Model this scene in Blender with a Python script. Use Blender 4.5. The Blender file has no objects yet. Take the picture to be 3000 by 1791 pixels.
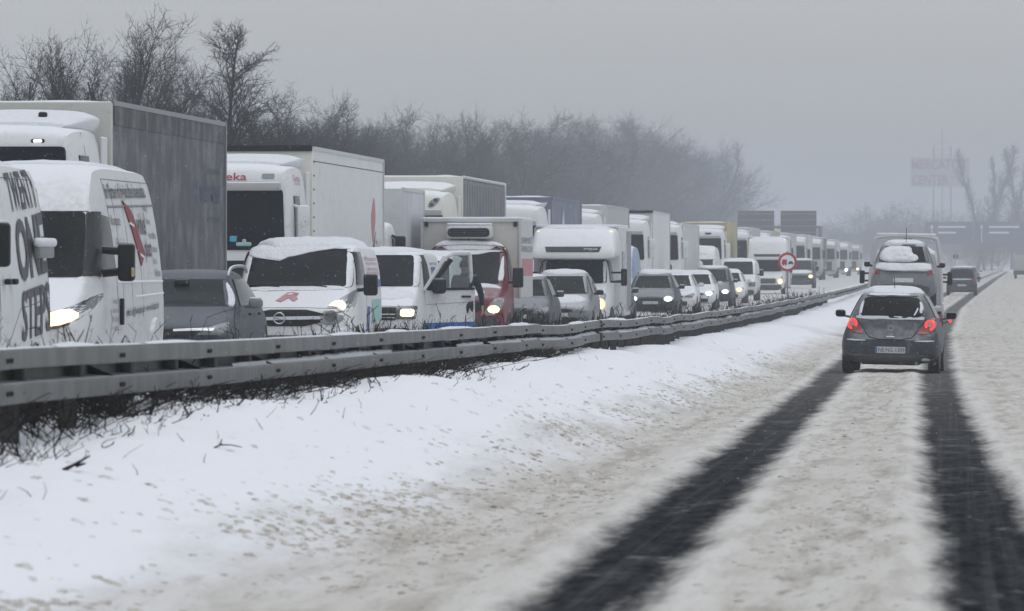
import bpy, bmesh, math, random
import numpy as np
from mathutils import Vector, Matrix
from mathutils.bvhtree import BVHTree

R = math.radians
scene = bpy.context.scene
col = scene.collection
rng = random.Random(7)

# ------------------------------------------------------------------ camera, sky, sun, exposure
ZC = 1.30                      # eye height above the road under the camera
F = 16667.0                    # focal length in pixels of the 3000 px wide photograph (200 mm)
YAW = math.atan(1300 / F)      # the road's vanishing point lies right of the picture's centre
PITCH = math.atan(115.5 / F)
cam_d = bpy.data.cameras.new('camera'); cam = bpy.data.objects.new('camera', cam_d); col.objects.link(cam)
cam.location = (0, 0, ZC)
cam.rotation_euler = (math.pi / 2 - PITCH, 0, YAW)
cam_d.sensor_width = 36; cam_d.lens = 200
cam_d.clip_start = 1; cam_d.clip_end = 12000
cam_d.dof.use_dof = True; cam_d.dof.focus_distance = 92; cam_d.dof.aperture_fstop = 9.5
scene.camera = cam

SUN_EL, SUN_AZ = 78, 138       # overcast: a broad soft sun behind the camera
world = bpy.data.worlds.new('World'); scene.world = world; world.use_nodes = True
wn = world.node_tree.nodes; wl = world.node_tree.links; wn.clear()
w_out = wn.new('ShaderNodeOutputWorld'); w_bg = wn.new('ShaderNodeBackground'); w_sky = wn.new('ShaderNodeTexSky')
w_hs = wn.new('ShaderNodeHueSaturation')
w_sky.sky_type = 'NISHITA'; w_sky.sun_disc = False
w_sky.sun_elevation = R(SUN_EL); w_sky.sun_rotation = R(SUN_AZ)
w_sky.air_density = 1.45; w_sky.dust_density = 1.6; w_sky.ozone_density = 1.0
w_hs.inputs['Saturation'].default_value = 0.26
w_tint = wn.new('ShaderNodeMix'); w_tint.data_type = 'RGBA'; w_tint.blend_type = 'MULTIPLY'; w_tint.inputs[0].default_value = 1; w_tint.inputs[7].default_value = (.975, .99, 1.02, 1)   # a cold overcast
wl.new(w_sky.outputs[0], w_hs.inputs['Color']); wl.new(w_hs.outputs[0], w_tint.inputs[6]); wl.new(w_tint.outputs[2], w_bg.inputs[0]); wl.new(w_bg.outputs[0], w_out.inputs[0])
w_bg.inputs[1].default_value = 0.13
sun_d = bpy.data.lights.new('sun', 'SUN'); sun = bpy.data.objects.new('sun', sun_d); col.objects.link(sun)
sun_d.energy = 0.7; sun_d.angle = R(75); sun_d.color = (1.0, 0.99, 0.975)
sun.rotation_euler = (R(90 - SUN_EL), 0, R(180 - SUN_AZ))
sun.location = (0, -20, 60)
scene.view_settings.view_transform = 'Standard'; scene.view_settings.look = 'None'
scene.view_settings.gamma = 1; scene.view_settings.exposure = 0.0
scene.view_settings.use_curve_mapping = False
scene.render.engine = 'CYCLES'
scene.cycles.use_denoising = True
scene.cycles.max_bounces = 6; scene.cycles.diffuse_bounces = 3; scene.cycles.glossy_bounces = 3
scene.cycles.transparent_max_bounces = 8; scene.cycles.volume_bounces = 1

CAM_R = cam.rotation_euler.to_matrix()
def pix(px, py, Y):
    """World point that shows at photograph pixel (px, py) at road distance Y."""
    d = CAM_R @ Vector(((px - 1500) / F, -(py - 895.5) / F, -1))
    return Vector((0, 0, ZC)) + d * (Y / d.y)

# ------------------------------------------------------------------ noise and mesh helpers
def _hash(ix, iy, seed):
    h = (ix.astype(np.int64) * 374761393 + iy.astype(np.int64) * 668265263 + seed * 1442695041) & 0xffffffff
    h = ((h ^ (h >> 13)) * 1274126177) & 0xffffffff
    return ((h ^ (h >> 16)) & 0xffff) / 65535.0
def vnoise(x, y, seed=0):
    x = np.asarray(x, float); y = np.asarray(y, float)
    ix = np.floor(x); iy = np.floor(y); fx = x - ix; fy = y - iy
    fx = fx * fx * (3 - 2 * fx); fy = fy * fy * (3 - 2 * fy)
    a = _hash(ix, iy, seed); b = _hash(ix + 1, iy, seed); c = _hash(ix, iy + 1, seed); d = _hash(ix + 1, iy + 1, seed)
    return (a * (1 - fx) + b * fx) * (1 - fy) + (c * (1 - fx) + d * fx) * fy
def fbm(x, y, seed=0, oct=3):
    s = 0; a = 1; t = 0
    for k in range(oct):
        s = s + a * vnoise(np.asarray(x) * 2 ** k, np.asarray(y) * 2 ** k, seed + k * 17); t += a; a *= .5
    return s / t
def sstep(a, b, x):
    t = np.clip((x - a) / (b - a), 0, 1)
    return t * t * (3 - 2 * t)

def mesh_from(name, verts, faces, mat=None, smooth=40, mats=None, midx=None):
    me = bpy.data.meshes.new(name)
    me.from_pydata([tuple(v) for v in verts], [], faces)
    if mats:
        for m in mats: me.materials.append(m)
        if midx is not None: me.polygons.foreach_set('material_index', midx)
    elif mat: me.materials.append(mat)
    if smooth:
        me.polygons.foreach_set('use_smooth', [True] * len(me.polygons))
        if smooth < 180: me.set_sharp_from_angle(angle=R(smooth))
    me.update()
    return me
def np_mesh(name, V, Q, mat, smooth=True):
    """Fast mesh from numpy arrays: V (n,3), Q (m,k)."""
    me = bpy.data.meshes.new(name)
    me.vertices.add(len(V)); me.vertices.foreach_set('co', np.ascontiguousarray(V, dtype=np.float32).ravel())
    k = Q.shape[1]
    me.loops.add(Q.size); me.loops.foreach_set('vertex_index', np.ascontiguousarray(Q, dtype=np.int32).ravel())
    me.polygons.add(len(Q)); me.polygons.foreach_set('loop_start', np.arange(0, Q.size, k, dtype=np.int32))
    me.polygons.foreach_set('loop_total', np.full(len(Q), k, dtype=np.int32))
    if smooth: me.polygons.foreach_set('use_smooth', np.ones(len(Q), dtype=bool))
    me.update(calc_edges=True); me.validate()
    if mat: me.materials.append(mat)
    return me
def link(name, me, parent=None, loc=None):
    o = bpy.data.objects.new(name, me); col.objects.link(o)
    if parent is not None: o.parent = parent
    if loc is not None: o.location = loc
    return o
def tag(o, label=None, cat=None, group=None, kind=None):
    if label: o['label'] = label
    if cat: o['category'] = cat
    if group: o['group'] = group
    if kind: o['kind'] = kind
    return o
def thing(name, label, cat, loc=(0, 0, 0), group=None, rot=(0, 0, 0)):
    o = bpy.data.objects.new(name, None); col.objects.link(o)
    o.location = loc; o.rotation_euler = rot; o.empty_display_size = .2
    return tag(o, label, cat, group)
def chaikin(pts, n=2, closed=False):
    P = [tuple(p) for p in pts]
    for _ in range(n):
        Q = [] if closed else [P[0]]
        m = len(P)
        for i in range(m if closed else m - 1):
            a = P[i]; b = P[(i + 1) % m]
            if closed or i > 0: Q.append(tuple(.75 * u + .25 * v for u, v in zip(a, b)))
            if closed or i < m - 2: Q.append(tuple(.25 * u + .75 * v for u, v in zip(a, b)))
        if not closed: Q.append(P[-1])
        P = Q
    return P

class MB:
    """Collects shapes into one mesh."""
    def __init__(s): s.v = []; s.f = []
    def add(s, v, f):
        n = len(s.v); s.v += [tuple(p) for p in v]; s.f += [[i + n for i in q] for q in f]; return s
    def box(s, x0, x1, y0, y1, z0, z1):
        v = [(x, y, z) for x in (x0, x1) for y in (y0, y1) for z in (z0, z1)]
        return s.add(v, [(0, 1, 3, 2), (4, 6, 7, 5), (0, 4, 5, 1), (2, 3, 7, 6), (0, 2, 6, 4), (1, 5, 7, 3)])
    def rbox(s, x0, x1, y0, y1, z0, z1, r=.02, seg=2):
        bm = bmesh.new(); bmesh.ops.create_cube(bm, size=1)
        for p in bm.verts:
            p.co = Vector(((x0 + x1) / 2 + p.co.x * (x1 - x0), (y0 + y1) / 2 + p.co.y * (y1 - y0), (z0 + z1) / 2 + p.co.z * (z1 - z0)))
        r = min(r, .49 * min(abs(x1 - x0), abs(y1 - y0), abs(z1 - z0)))
        bmesh.ops.bevel(bm, geom=bm.edges[:], offset=r, segments=seg, profile=.5, affect='EDGES')
        bm.verts.ensure_lookup_table(); bm.verts.index_update()
        s.add([p.co[:] for p in bm.verts], [[q.index for q in f.verts] for f in bm.faces]); bm.free(); return s
    def tube(s, pts, r, n=8, cap=True):
        pts = [Vector(p) for p in pts]; rs = r if isinstance(r, (list, tuple)) else [r] * len(pts)
        rings = []
        for i, p in enumerate(pts):
            d = (pts[min(i + 1, len(pts) - 1)] - pts[max(i - 1, 0)]).normalized()
            a = d.cross(Vector((0, 0, 1)))
            if a.length < 1e-3: a = d.cross(Vector((1, 0, 0)))
            a.normalize(); b = d.cross(a)
            rings.append([p + (a * math.cos(2 * math.pi * k / n) + b * math.sin(2 * math.pi * k / n)) * rs[i] for k in range(n)])
        v = [q for ring in rings for q in ring]; f = []
        for i in range(len(rings) - 1):
            for k in range(n): f.append([i * n + k, i * n + (k + 1) % n, (i + 1) * n + (k + 1) % n, (i + 1) * n + k])
        if cap: f.append(list(range(n))[::-1]); f.append([(len(rings) - 1) * n + k for k in range(n)])
        return s.add(v, f)
    def lathe(s, prof, n=24, axis='z', c=(0, 0, 0)):
        """prof: (radius, height) pairs, turned round the axis."""
        v = []; f = []
        for (r, h) in prof:
            for k in range(n):
                a = 2 * math.pi * k / n; p = (r * math.cos(a), r * math.sin(a), h)
                if axis == 'x': p = (p[2], p[0], p[1])
                if axis == 'y': p = (p[0], p[2], p[1])
                v.append((p[0] + c[0], p[1] + c[1], p[2] + c[2]))
        for i in range(len(prof) - 1):
            for k in range(n): f.append([i * n + k, i * n + (k + 1) % n, (i + 1) * n + (k + 1) % n, (i + 1) * n + k])
        f.append(list(range(n))[::-1]); f.append([(len(prof) - 1) * n + k for k in range(n)])
        return s.add(v, f)
    def prism(s, poly, axis, a0, a1):
        """Extrude a polygon; axis 'y': poly in (x,z); 'x': poly in (y,z); 'z': poly in (x,y)."""
        def P(p, a):
            return {'y': (p[0], a, p[1]), 'x': (a, p[0], p[1]), 'z': (p[0], p[1], a)}[axis]
        n = len(poly); v = [P(p, a0) for p in poly] + [P(p, a1) for p in poly]
        f = [list(range(n))[::-1], [n + i for i in range(n)]] + [[i, (i + 1) % n, n + (i + 1) % n, n + i] for i in range(n)]
        return s.add(v, f)
    def mesh(s, name, mat, smooth=35):
        me = mesh_from(name, s.v, s.f, mat, smooth)
        bm = bmesh.new(); bm.from_mesh(me); bmesh.ops.recalc_face_normals(bm, faces=bm.faces[:]); bm.to_mesh(me); bm.free()
        if smooth and smooth < 180: me.set_sharp_from_angle(angle=R(smooth))
        return me
    def build(s, name, mat, parent=None, smooth=35, loc=None):
        return link(name, s.mesh(name, mat, smooth), parent, loc)

# ------------------------------------------------------------------ materials
def mat_new(name):
    m = bpy.data.materials.new(name); m.use_nodes = True
    nt = m.node_tree; return m, nt, nt.nodes['Principled BSDF']
def N(nt, t, **kw):
    n = nt.nodes.new(t)
    for k, v in kw.items(): setattr(n, k, v)
    return n
def noise(nt, scale, detail=4, rough=.55, vec=None, map_scale=None):
    n = N(nt, 'ShaderNodeTexNoise'); n.inputs['Scale'].default_value = scale; n.inputs['Detail'].default_value = detail; n.inputs['Roughness'].default_value = rough
    if vec is not None:
        if map_scale:
            mp = N(nt, 'ShaderNodeMapping'); mp.inputs['Scale'].default_value = map_scale
            nt.links.new(vec, mp.inputs[0]); vec = mp.outputs[0]
        nt.links.new(vec, n.inputs['Vector'])
    return n.outputs['Fac']
def ramp(nt, fac, a, b, lo=0., hi=1.):
    n = N(nt, 'ShaderNodeMapRange'); n.interpolation_type = 'SMOOTHSTEP'
    nt.links.new(fac, n.inputs[0]); n.inputs[1].default_value = a; n.inputs[2].default_value = b
    n.inputs[3].default_value = lo; n.inputs[4].default_value = hi
    return n.outputs[0]
def mth(nt, op, a, b=None):
    n = N(nt, 'ShaderNodeMath', operation=op)
    for i, x in enumerate((a, b)):
        if x is None: continue
        if isinstance(x, (int, float)): n.inputs[i].default_value = x
        else: nt.links.new(x, n.inputs[i])
    return n.outputs[0]
def mixc(nt, fac, a, b):
    n = N(nt, 'ShaderNodeMix', data_type='RGBA')
    for i, x in ((0, fac), (6, a), (7, b)):
        if isinstance(x, (int, float)): n.inputs[i].default_value = x
        elif isinstance(x, tuple): n.inputs[i].default_value = (*x, 1) if len(x) == 3 else x
        else: nt.links.new(x, n.inputs[i])
    return n.outputs[2]
def bump(nt, h, strength, dist, bsdf):
    b = N(nt, 'ShaderNodeBump'); b.inputs['Strength'].default_value = strength; b.inputs['Distance'].default_value = dist
    nt.links.new(h, b.inputs['Height']); nt.links.new(b.outputs[0], bsdf.inputs['Normal'])
SNOWC = (.84, .86, .89)
def paint(name, c, rough=.4, metal=0., dirt=.35, dust=.8, dirtc=(.30, .28, .25), spec=.4, coat=0., lo=.5, hi=.85, bmp=0.):
    """Painted or moulded surface with patches of road dirt and settled snow on what faces up."""
    m, nt, b = mat_new(name)
    co = N(nt, 'ShaderNodeTexCoord').outputs['Object']
    c1 = c
    if dirt:
        n1 = ramp(nt, noise(nt, 1.6, 6, .6, co, (1, 1, 2.2)), .48, .72)
        n2 = ramp(nt, noise(nt, 26, 4, .6, co), .35, .75)
        k = mth(nt, 'MULTIPLY', mth(nt, 'ADD', mth(nt, 'MULTIPLY', n1, n2), mth(nt, 'MULTIPLY', n2, .25)), dirt)
        run = ramp(nt, noise(nt, 1, 5, .65, co, (5, 5, .45)), .50, .78, 0, .55 * dirt)       # grime run down in streaks
        c1 = mixc(nt, mth(nt, 'MAXIMUM', k, run), c, dirtc)
    r1 = None
    if dust:
        g = N(nt, 'ShaderNodeNewGeometry'); sx = N(nt, 'ShaderNodeSeparateXYZ'); nt.links.new(g.outputs['Normal'], sx.inputs[0])
        up = ramp(nt, mth(nt, 'ADD', sx.outputs[2], mth(nt, 'MULTIPLY', mth(nt, 'SUBTRACT', noise(nt, 9, 5, .65, co), .5), .55)), lo, hi, 0, dust)
        c1 = mixc(nt, up, c1, SNOWC); r1 = ramp(nt, up, 0, 1, rough, .9)
    if isinstance(c1, tuple): b.inputs['Base Color'].default_value = (*c1, 1)
    else: nt.links.new(c1, b.inputs['Base Color'])
    if r1 is not None: nt.links.new(r1, b.inputs['Roughness'])
    else: b.inputs['Roughness'].default_value = rough
    b.inputs['Metallic'].default_value = metal; b.inputs['Specular IOR Level'].default_value = spec
    b.inputs['Coat Weight'].default_value = coat
    if bmp: bump(nt, noise(nt, 40, 3, .6, co), bmp, .01, b)
    return m
def glow(name, c, strength):
    m, nt, b = mat_new(name); b.inputs['Base Color'].default_value = (*c, 1)
    b.inputs['Emission Color'].default_value = (*c, 1); b.inputs['Emission Strength'].default_value = strength
    return m
def dark_glass(name, c=(.005, .0065, .008), frost=.16):
    m, nt, b = mat_new(name); co = N(nt, 'ShaderNodeTexCoord').outputs['Object']
    n = ramp(nt, noise(nt, 55, 3, .7, co), .5, .72)
    n2 = ramp(nt, noise(nt, 2.2, 5, .6, co), .4, .75)
    k = mth(nt, 'MULTIPLY', mth(nt, 'MULTIPLY', n, n2), frost)
    nt.links.new(mixc(nt, k, c, (.42, .46, .5)), b.inputs['Base Color'])
    b.inputs['Roughness'].default_value = .10; b.inputs['Specular IOR Level'].default_value = .09
    return m
def snow_mat(name, c=SNOWC, dirt=0.):
    m, nt, b = mat_new(name); co = N(nt, 'ShaderNodeTexCoord').outputs['Object']
    nz = noise(nt, 14, 6, .6, co)
    nt.links.new(mixc(nt, ramp(nt, nz, .3, .7), tuple(x * .93 for x in c), c), b.inputs['Base Color'])
    b.inputs['Roughness'].default_value = .85; b.inputs['Specular IOR Level'].default_value = .2
    bump(nt, nz, .9, .05, b)
    return m
M = {}
M['snow'] = snow_mat('settled_snow')
M['white'] = paint('white_paint', (.62, .63, .64), dirt=.8, dust=.85)
M['white2'] = paint('clean_white_paint', (.71, .72, .73), dirt=.55, dust=.8)
M['cream'] = paint('cream_paint', (.72, .71, .64), dirt=.3)
M['beige'] = paint('beige_panel', (.52, .51, .47), dirt=.5)
M['grey_panel'] = paint('grey_panel', (.40, .40, .40), dirt=.4)
M['lightgrey'] = paint('light_grey_panel', (.52, .53, .54), dirt=.45)
M['blue_car'] = paint('blue_grey_paint', (.018, .022, .038), rough=.45, dirt=.28, dust=.13, dirtc=(.15, .17, .21), spec=.25, lo=.3, hi=1.1)
M['dark_car'] = paint('dark_grey_paint', (.018, .021, .026), rough=.45, dirt=.42, dust=.38, spec=.25, dirtc=(.26, .27, .29), lo=.55, hi=1.15)
M['silver_car'] = paint('silver_paint', (.15, .16, .17), rough=.4, metal=.1, dirt=.5, dust=.6, lo=.55, hi=1.1)
M['grey_car'] = paint('steel_grey_paint', (.027, .031, .036), rough=.45, metal=.0, dirt=.7, dust=.32, dirtc=(.22, .24, .26), spec=.3, lo=.35, hi=1.0)
M['white_car'] = paint('white_car_paint', (.68, .69, .70), dirt=.4)
M['red'] = paint('dark_red_paint', (.15, .014, .024), rough=.4, dirt=.35, dust=.30, dirtc=(.30, .24, .24), spec=.25, lo=.6, hi=1.1)
M['yellow'] = paint('yellow_paint', (.40, .33, .13), dirt=.4)
M['black'] = paint('black_plastic', (.010, .011, .012), rough=.55, dirt=.15, dust=.2, dirtc=(.07, .07, .07), spec=.2)
M['blackflat'] = paint('black_strip', (.016, .017, .018), rough=.5, dirt=.2, dust=0, dirtc=(.08, .08, .08))
M['darkgrey'] = paint('dark_grey_plastic', (.05, .052, .055), rough=.55, dirt=.5, dust=.4, dirtc=(.16, .16, .16))
M['trim'] = paint('grey_trim', (.2, .205, .21), dirt=.3)
M['chrome'] = paint('chrome', (.62, .63, .64), rough=.22, metal=.8, dirt=.4, dust=.2)
M['glass'] = dark_glass('dark_glass')
M['glass_rear'] = dark_glass('rear_glass', (.004, .005, .006), .06)
M['glass_light'] = dark_glass('misted_glass', (.022, .030, .030), .25)
M['rubber'] = paint('rubber', (.018, .018, .018), rough=.8, dirt=.7, dust=.3, dirtc=(.18, .17, .16))
M['rim'] = paint('rim_metal', (.3, .31, .32), rough=.35, metal=.6, dirt=.6, dust=.1)
M['lamp_warm'] = glow('lit_lamp_warm', (1, .66, .28), 4.2)
M['lamp_white'] = glow('lit_lamp_white', (.90, 1, .96), 6)
M['lamp_yellow'] = glow('lit_lamp_yellow', (1, .72, .25), 4)
M['lamp_amber'] = glow('lit_marker_amber', (1, .55, .15), 3)
M['halo_warm'] = glow('lamp_halo_warm', (1, .70, .36), .75)  # dim emission for an added disc that imitates the halo round a lamp
M['halo_white'] = glow('lamp_halo_white', (.9, 1, .97), .7)
M['tail_lit'] = glow('lit_tail_red', (1, .035, .02), 1.6)
M['tail_red'] = paint('tail_lamp_red', (.22, .012, .012), rough=.15, dirt=.2, dust=.3)
M['lens'] = paint('clear_lens', (.26, .28, .29), rough=.12, dirt=.4, dust=.3, dirtc=(.06, .06, .06), spec=.6)
M['lens_dark'] = paint('dark_lens', (.045, .05, .055), rough=.12, dirt=.5, dust=.3, dirtc=(.3, .3, .3), spec=.6)
M['ink'] = paint('grey_lettering', (.075, .075, .078), rough=.6, dirt=.0, dust=.3)
M['ink_soft'] = paint('faded_lettering', (.20, .20, .21), rough=.6, dirt=.0, dust=.3)
M['ink_red'] = paint('red_lettering', (.40, .05, .06), rough=.6, dirt=.0, dust=.3)
M['ink_pink'] = paint('faded_red_lettering', (.46, .20, .22), rough=.6, dirt=.0, dust=.3)
M['ink_blue'] = paint('blue_lettering', (.06, .13, .32), rough=.6, dirt=.0, dust=.3)
M['ink_navy'] = paint('faded_navy_lettering', (.085, .10, .17), rough=.6, dirt=.0, dust=.3)
M['teal'] = paint('teal_sticker', (.30, .50, .48), rough=.6, dirt=.2, dust=.3)
M['stripe_blue'] = paint('blue_stripe', (.035, .12, .36), rough=.4, dirt=.3, dust=.2)
M['white_ink'] = paint('white_lettering', (.78, .79, .8), rough=.6, dirt=0, dust=0)
M['maroon'] = paint('maroon_logo', (.22, .04, .05), rough=.6, dirt=.0, dust=.2)
M['skin'] = paint('skin', (.42, .25, .19), rough=.55, dirt=0, dust=0)
M['hair'] = paint('hair', (.022, .017, .014), rough=.7, dirt=0, dust=0)
M['navy_cloth'] = paint('navy_cloth', (.010, .012, .020), rough=.9, dirt=0, dust=.15)
M['cyan'] = paint('cyan_plastic', (.05, .38, .52), dirt=0, dust=0)
# ------------------------------------------------------------------ the lie of the land
_PY = [-80, 0, 23, 39, 61, 97, 159, 250, 333, 500, 700, 1000, 4000]
_PZ = [1.25, 0, -.11, -.23, -.39, -.53, -.63, -.58, -.42, -.25, -.05, .2, .6]
def zroad(Y): return np.interp(Y, _PY, _PZ)
def smooth_profile():
    ys = np.arange(-80, 4001, 4.0); z = np.interp(ys, _PY, _PZ)
    k = np.hanning(9); k /= k.sum(); zp = np.convolve(np.pad(z, 4, mode='edge'), k, 'valid')
    return ys, zp
_SY, _SZ = smooth_profile()
def zroad(Y): return np.interp(Y, _SY, _SZ)
def zopp(Y): return zroad(Y) + .20
def bank(Y): return np.interp(Y, [0, 25, 35, 45, 72, 107, 200, 600], [.42, .45, .54, .62, .58, .46, .32, .25])
def trk_c(Y): return np.interp(Y, [-50, 10, 23, 39, 61, 97, 159, 250, 347, 500, 640, 1500], [-.4, -.5, -.66, -.81, -.98, -1.18, -1.3, -.95, .2, 2.0, 3.6, 14])
def trk_sep(Y): return np.interp(Y, [0, 23, 39, 61, 97, 200], [.86, .90, .90, .89, .86, .84])
def trk_hw(Y): return np.interp(Y, [0, 23, 39, 61, 97, 200, 500], [.27, .29, .30, .29, .29, .3, .34])

XV = -2.75                    # where the carriageway ends and the median bank starts
def edge_in(X, Y):
    """Metres inside the nearest bare wheel track (negative outside)."""
    c = trk_c(Y); s = trk_sep(Y); h = trk_hw(Y)
    return np.maximum(h - np.abs(X - (c - s)), h * 1.02 - np.abs(X - (c + s)))
def ground_z(X, Y):
    z = zroad(Y)
    rise = sstep(-2.5, -4.9, X) * bank(Y) * (1 + .22 * (fbm(X * .5, Y * .16, 3) - .5) * 2)
    wave = sstep(-2.6, -3.6, X) * (.10 * (fbm(X * 1.1 + 4, Y * .28, 11) - .5) + .075 * (fbm(X * 2.6, Y * .7, 21) - .5))
    fall = sstep(-6.4, -7.6, X)
    zl = z + (rise + wave) * (1 - fall) + fall * .20
    far = sstep(-19.5, -24, X) * .9 + sstep(-24, -60, X) * 1.0
    zr = sstep(10, 16, X) * .4
    e = edge_in(X, Y)
    rut = -.018 * sstep(-.10, .06, e) * (Y < 900)
    berm = .010 * np.exp(-((e + .16) / .12) ** 2) * (.3 + fbm(X * 2, Y * .25, 5))
    lum = sstep(-3.7, -2.9, X) * (1 - sstep(-.12, .04, e)) * (.020 * (fbm(X * 6, Y * 1.1, 31, 2) - .5) + .02 * (fbm(X * 1.5, Y * .2, 41) - .5))
    opp = (X < -7.6) * (X > -19.6) * .04 * (fbm(X * 1.3, Y * .3, 51) - .5)
    return zl + far + zr + (X > -3.7) * (X < 10) * (rut + berm + lum) + opp

def y_rows():
    ys = list(np.arange(-60, 12, 6.0)); y = 12.0
    while y < 3800:
        ys.append(y); y += min(max(.05, 1.15e-4 * y * y), 40)
    return np.array(ys + [3900.])
YR = y_rows()
def terrain(name, xs, mat, kind='structure'):
    X, Y = np.meshgrid(xs, YR); Z = ground_z(X, Y)
    V = np.stack([X, Y, Z], -1).reshape(-1, 3); n = len(xs); m = len(YR)
    i = (np.arange(m - 1)[:, None] * n + np.arange(n - 1)[None, :]).ravel()
    me = np_mesh(name, V, np.stack([i, i + 1, i + n + 1, i + n], -1), mat)
    a = me.attributes.new('inside', 'FLOAT', 'POINT'); a.data.foreach_set('value', edge_in(V[:, 0], V[:, 1]).astype(np.float32))
    o = link(name, me); o['kind'] = kind
    return o

def road_material():
    m, nt, b = mat_new('packed_snow_road'); L = nt.links
    co = N(nt, 'ShaderNodeTexCoord').outputs['Object']
    at = N(nt, 'ShaderNodeAttribute'); at.attribute_name = 'inside'
    e = at.outputs['Fac']
    sx = N(nt, 'ShaderNodeSeparateXYZ'); L.new(co, sx.inputs[0])
    n_edge = noise(nt, 1, 6, .66, co, (2.2, .38, 1)); n_fine = noise(nt, 1, 5, .7, co, (16, 2.2, 20))
    ee = mth(nt, 'ADD', e, mth(nt, 'ADD', mth(nt, 'MULTIPLY', mth(nt, 'SUBTRACT', n_edge, .5), .36), mth(nt, 'MULTIPLY', mth(nt, 'SUBTRACT', n_fine, .5), .13)))
    bare = ramp(nt, ee, -.11, .13)
    wisp = ramp(nt, noise(nt, 1, 4, .6, co, (1.2, .42, 1)), .56, .76)
    wisp2 = ramp(nt, noise(nt, 1, 5, .65, co, (3.2, 1.0, 1)), .58, .80)
    tread = ramp(nt, noise(nt, 1, 4, .6, co, (13, .06, 1)), .45, .75, 0, .05)
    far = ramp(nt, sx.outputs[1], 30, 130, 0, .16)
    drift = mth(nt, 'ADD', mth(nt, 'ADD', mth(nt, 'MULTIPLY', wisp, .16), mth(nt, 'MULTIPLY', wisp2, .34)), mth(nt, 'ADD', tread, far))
    keep = mth(nt, 'MULTIPLY', bare, mth(nt, 'SUBTRACT', 1, drift))
    # dirt: strong beside the tracks, gone on the clean bank
    side = ramp(nt, mth(nt, 'ADD', sx.outputs[0], mth(nt, 'MULTIPLY', mth(nt, 'SUBTRACT', noise(nt, 1, 5, .6, co, (1.5, .22, 1)), .5), 1.5)), -3.75, -2.7)
    lane = noise(nt, 1, 4, .6, co, (3.4, .035, 1))                                    # slush drawn out along the lane
    away = ramp(nt, mth(nt, 'ADD', e, mth(nt, 'MULTIPLY', mth(nt, 'SUBTRACT', lane, .5), .5)), -.10, -.32)   # 0 beside a track, 1 away from it
    blot = ramp(nt, noise(nt, 1, 6, .66, co, (5, .5, 5)), .40, .66)
    spots = ramp(nt, noise(nt, 1, 5, .7, co, (13, 1.7, 13)), .54, .70)
    tan = mixc(nt, blot, (.64, .62, .58), (.43, .405, .36))
    tan = mixc(nt, mth(nt, 'MULTIPLY', spots, .8), tan, (.24, .215, .18))
    tan = mixc(nt, ramp(nt, lane, .42, .62, 0, .55), tan, (.62, .595, .55))
    pale = mixc(nt, blot, (.69, .67, .632), (.57, .55, .51))
    tan = mixc(nt, away, pale, tan)
    few = mth(nt, 'MULTIPLY', ramp(nt, noise(nt, 1, 3, .6, co, (12, 4.5, 12)), .69, .74), .4)
    clean = mixc(nt, few, (.83, .845, .875), (.52, .49, .44))
    snow = mixc(nt, side, clean, tan)
    asphalt = mixc(nt, ramp(nt, noise(nt, 1, 5, .7, co, (9, 1.6, 9)), .3, .7), (.016, .018, .021), (.046, .049, .054))
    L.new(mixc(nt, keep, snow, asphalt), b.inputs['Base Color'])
    L.new(ramp(nt, keep, 0, 1, .85, .5), b.inputs['Roughness'])
    b.inputs['Specular IOR Level'].default_value = 0.
    hgt = mth(nt, 'ADD', mth(nt, 'MULTIPLY', noise(nt, 1, 6, .65, co, (11, 5, 11)), mth(nt, 'SUBTRACT', 1, mth(nt, 'MULTIPLY', bare, .9))), mth(nt, 'MULTIPLY', n_fine, .25))
    bump(nt, mth(nt, 'MULTIPLY', hgt, mth(nt, 'ADD', .35, side)), .75, .035, b)
    return m
M['road'] = road_material()
M['field'] = snow_mat('field_snow', (.80, .82, .85))
def slush():
    m, nt, b = mat_new('slushy_snow'); co = N(nt, 'ShaderNodeTexCoord').outputs['Object']
    n1 = ramp(nt, noise(nt, 1, 5, .6, co, (1.2, .1, 1)), .35, .7); n2 = ramp(nt, noise(nt, 1, 5, .6, co, (4, 1, 4)), .4, .7)
    nt.links.new(mixc(nt, mth(nt, 'MULTIPLY', n1, n2), (.66, .645, .62), (.40, .385, .36)), b.inputs['Base Color'])
    b.inputs['Roughness'].default_value = .8; bump(nt, n2, .6, .03, b)
    return m
M['slush'] = slush()
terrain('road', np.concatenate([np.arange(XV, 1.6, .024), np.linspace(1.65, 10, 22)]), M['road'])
terrain('snow_bank', np.concatenate([np.linspace(-7.6, -5.5, 14)[:-1], np.arange(-5.5, XV, .030), [XV]]), M['road'])
terrain('opposite_road', np.linspace(-19.6, -7.6, 26), M['slush'])
terrain('ground', np.array([-1200, -600, -300, -150, -90, -60, -45, -35, -29, -26, -24, -23, -22, -21, -20.3, -19.6]), M['field'])
terrain('ground', np.array([10, 11, 12, 13, 14, 16, 20, 30, 60, 150, 400, 1000]), M['field'])

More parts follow.
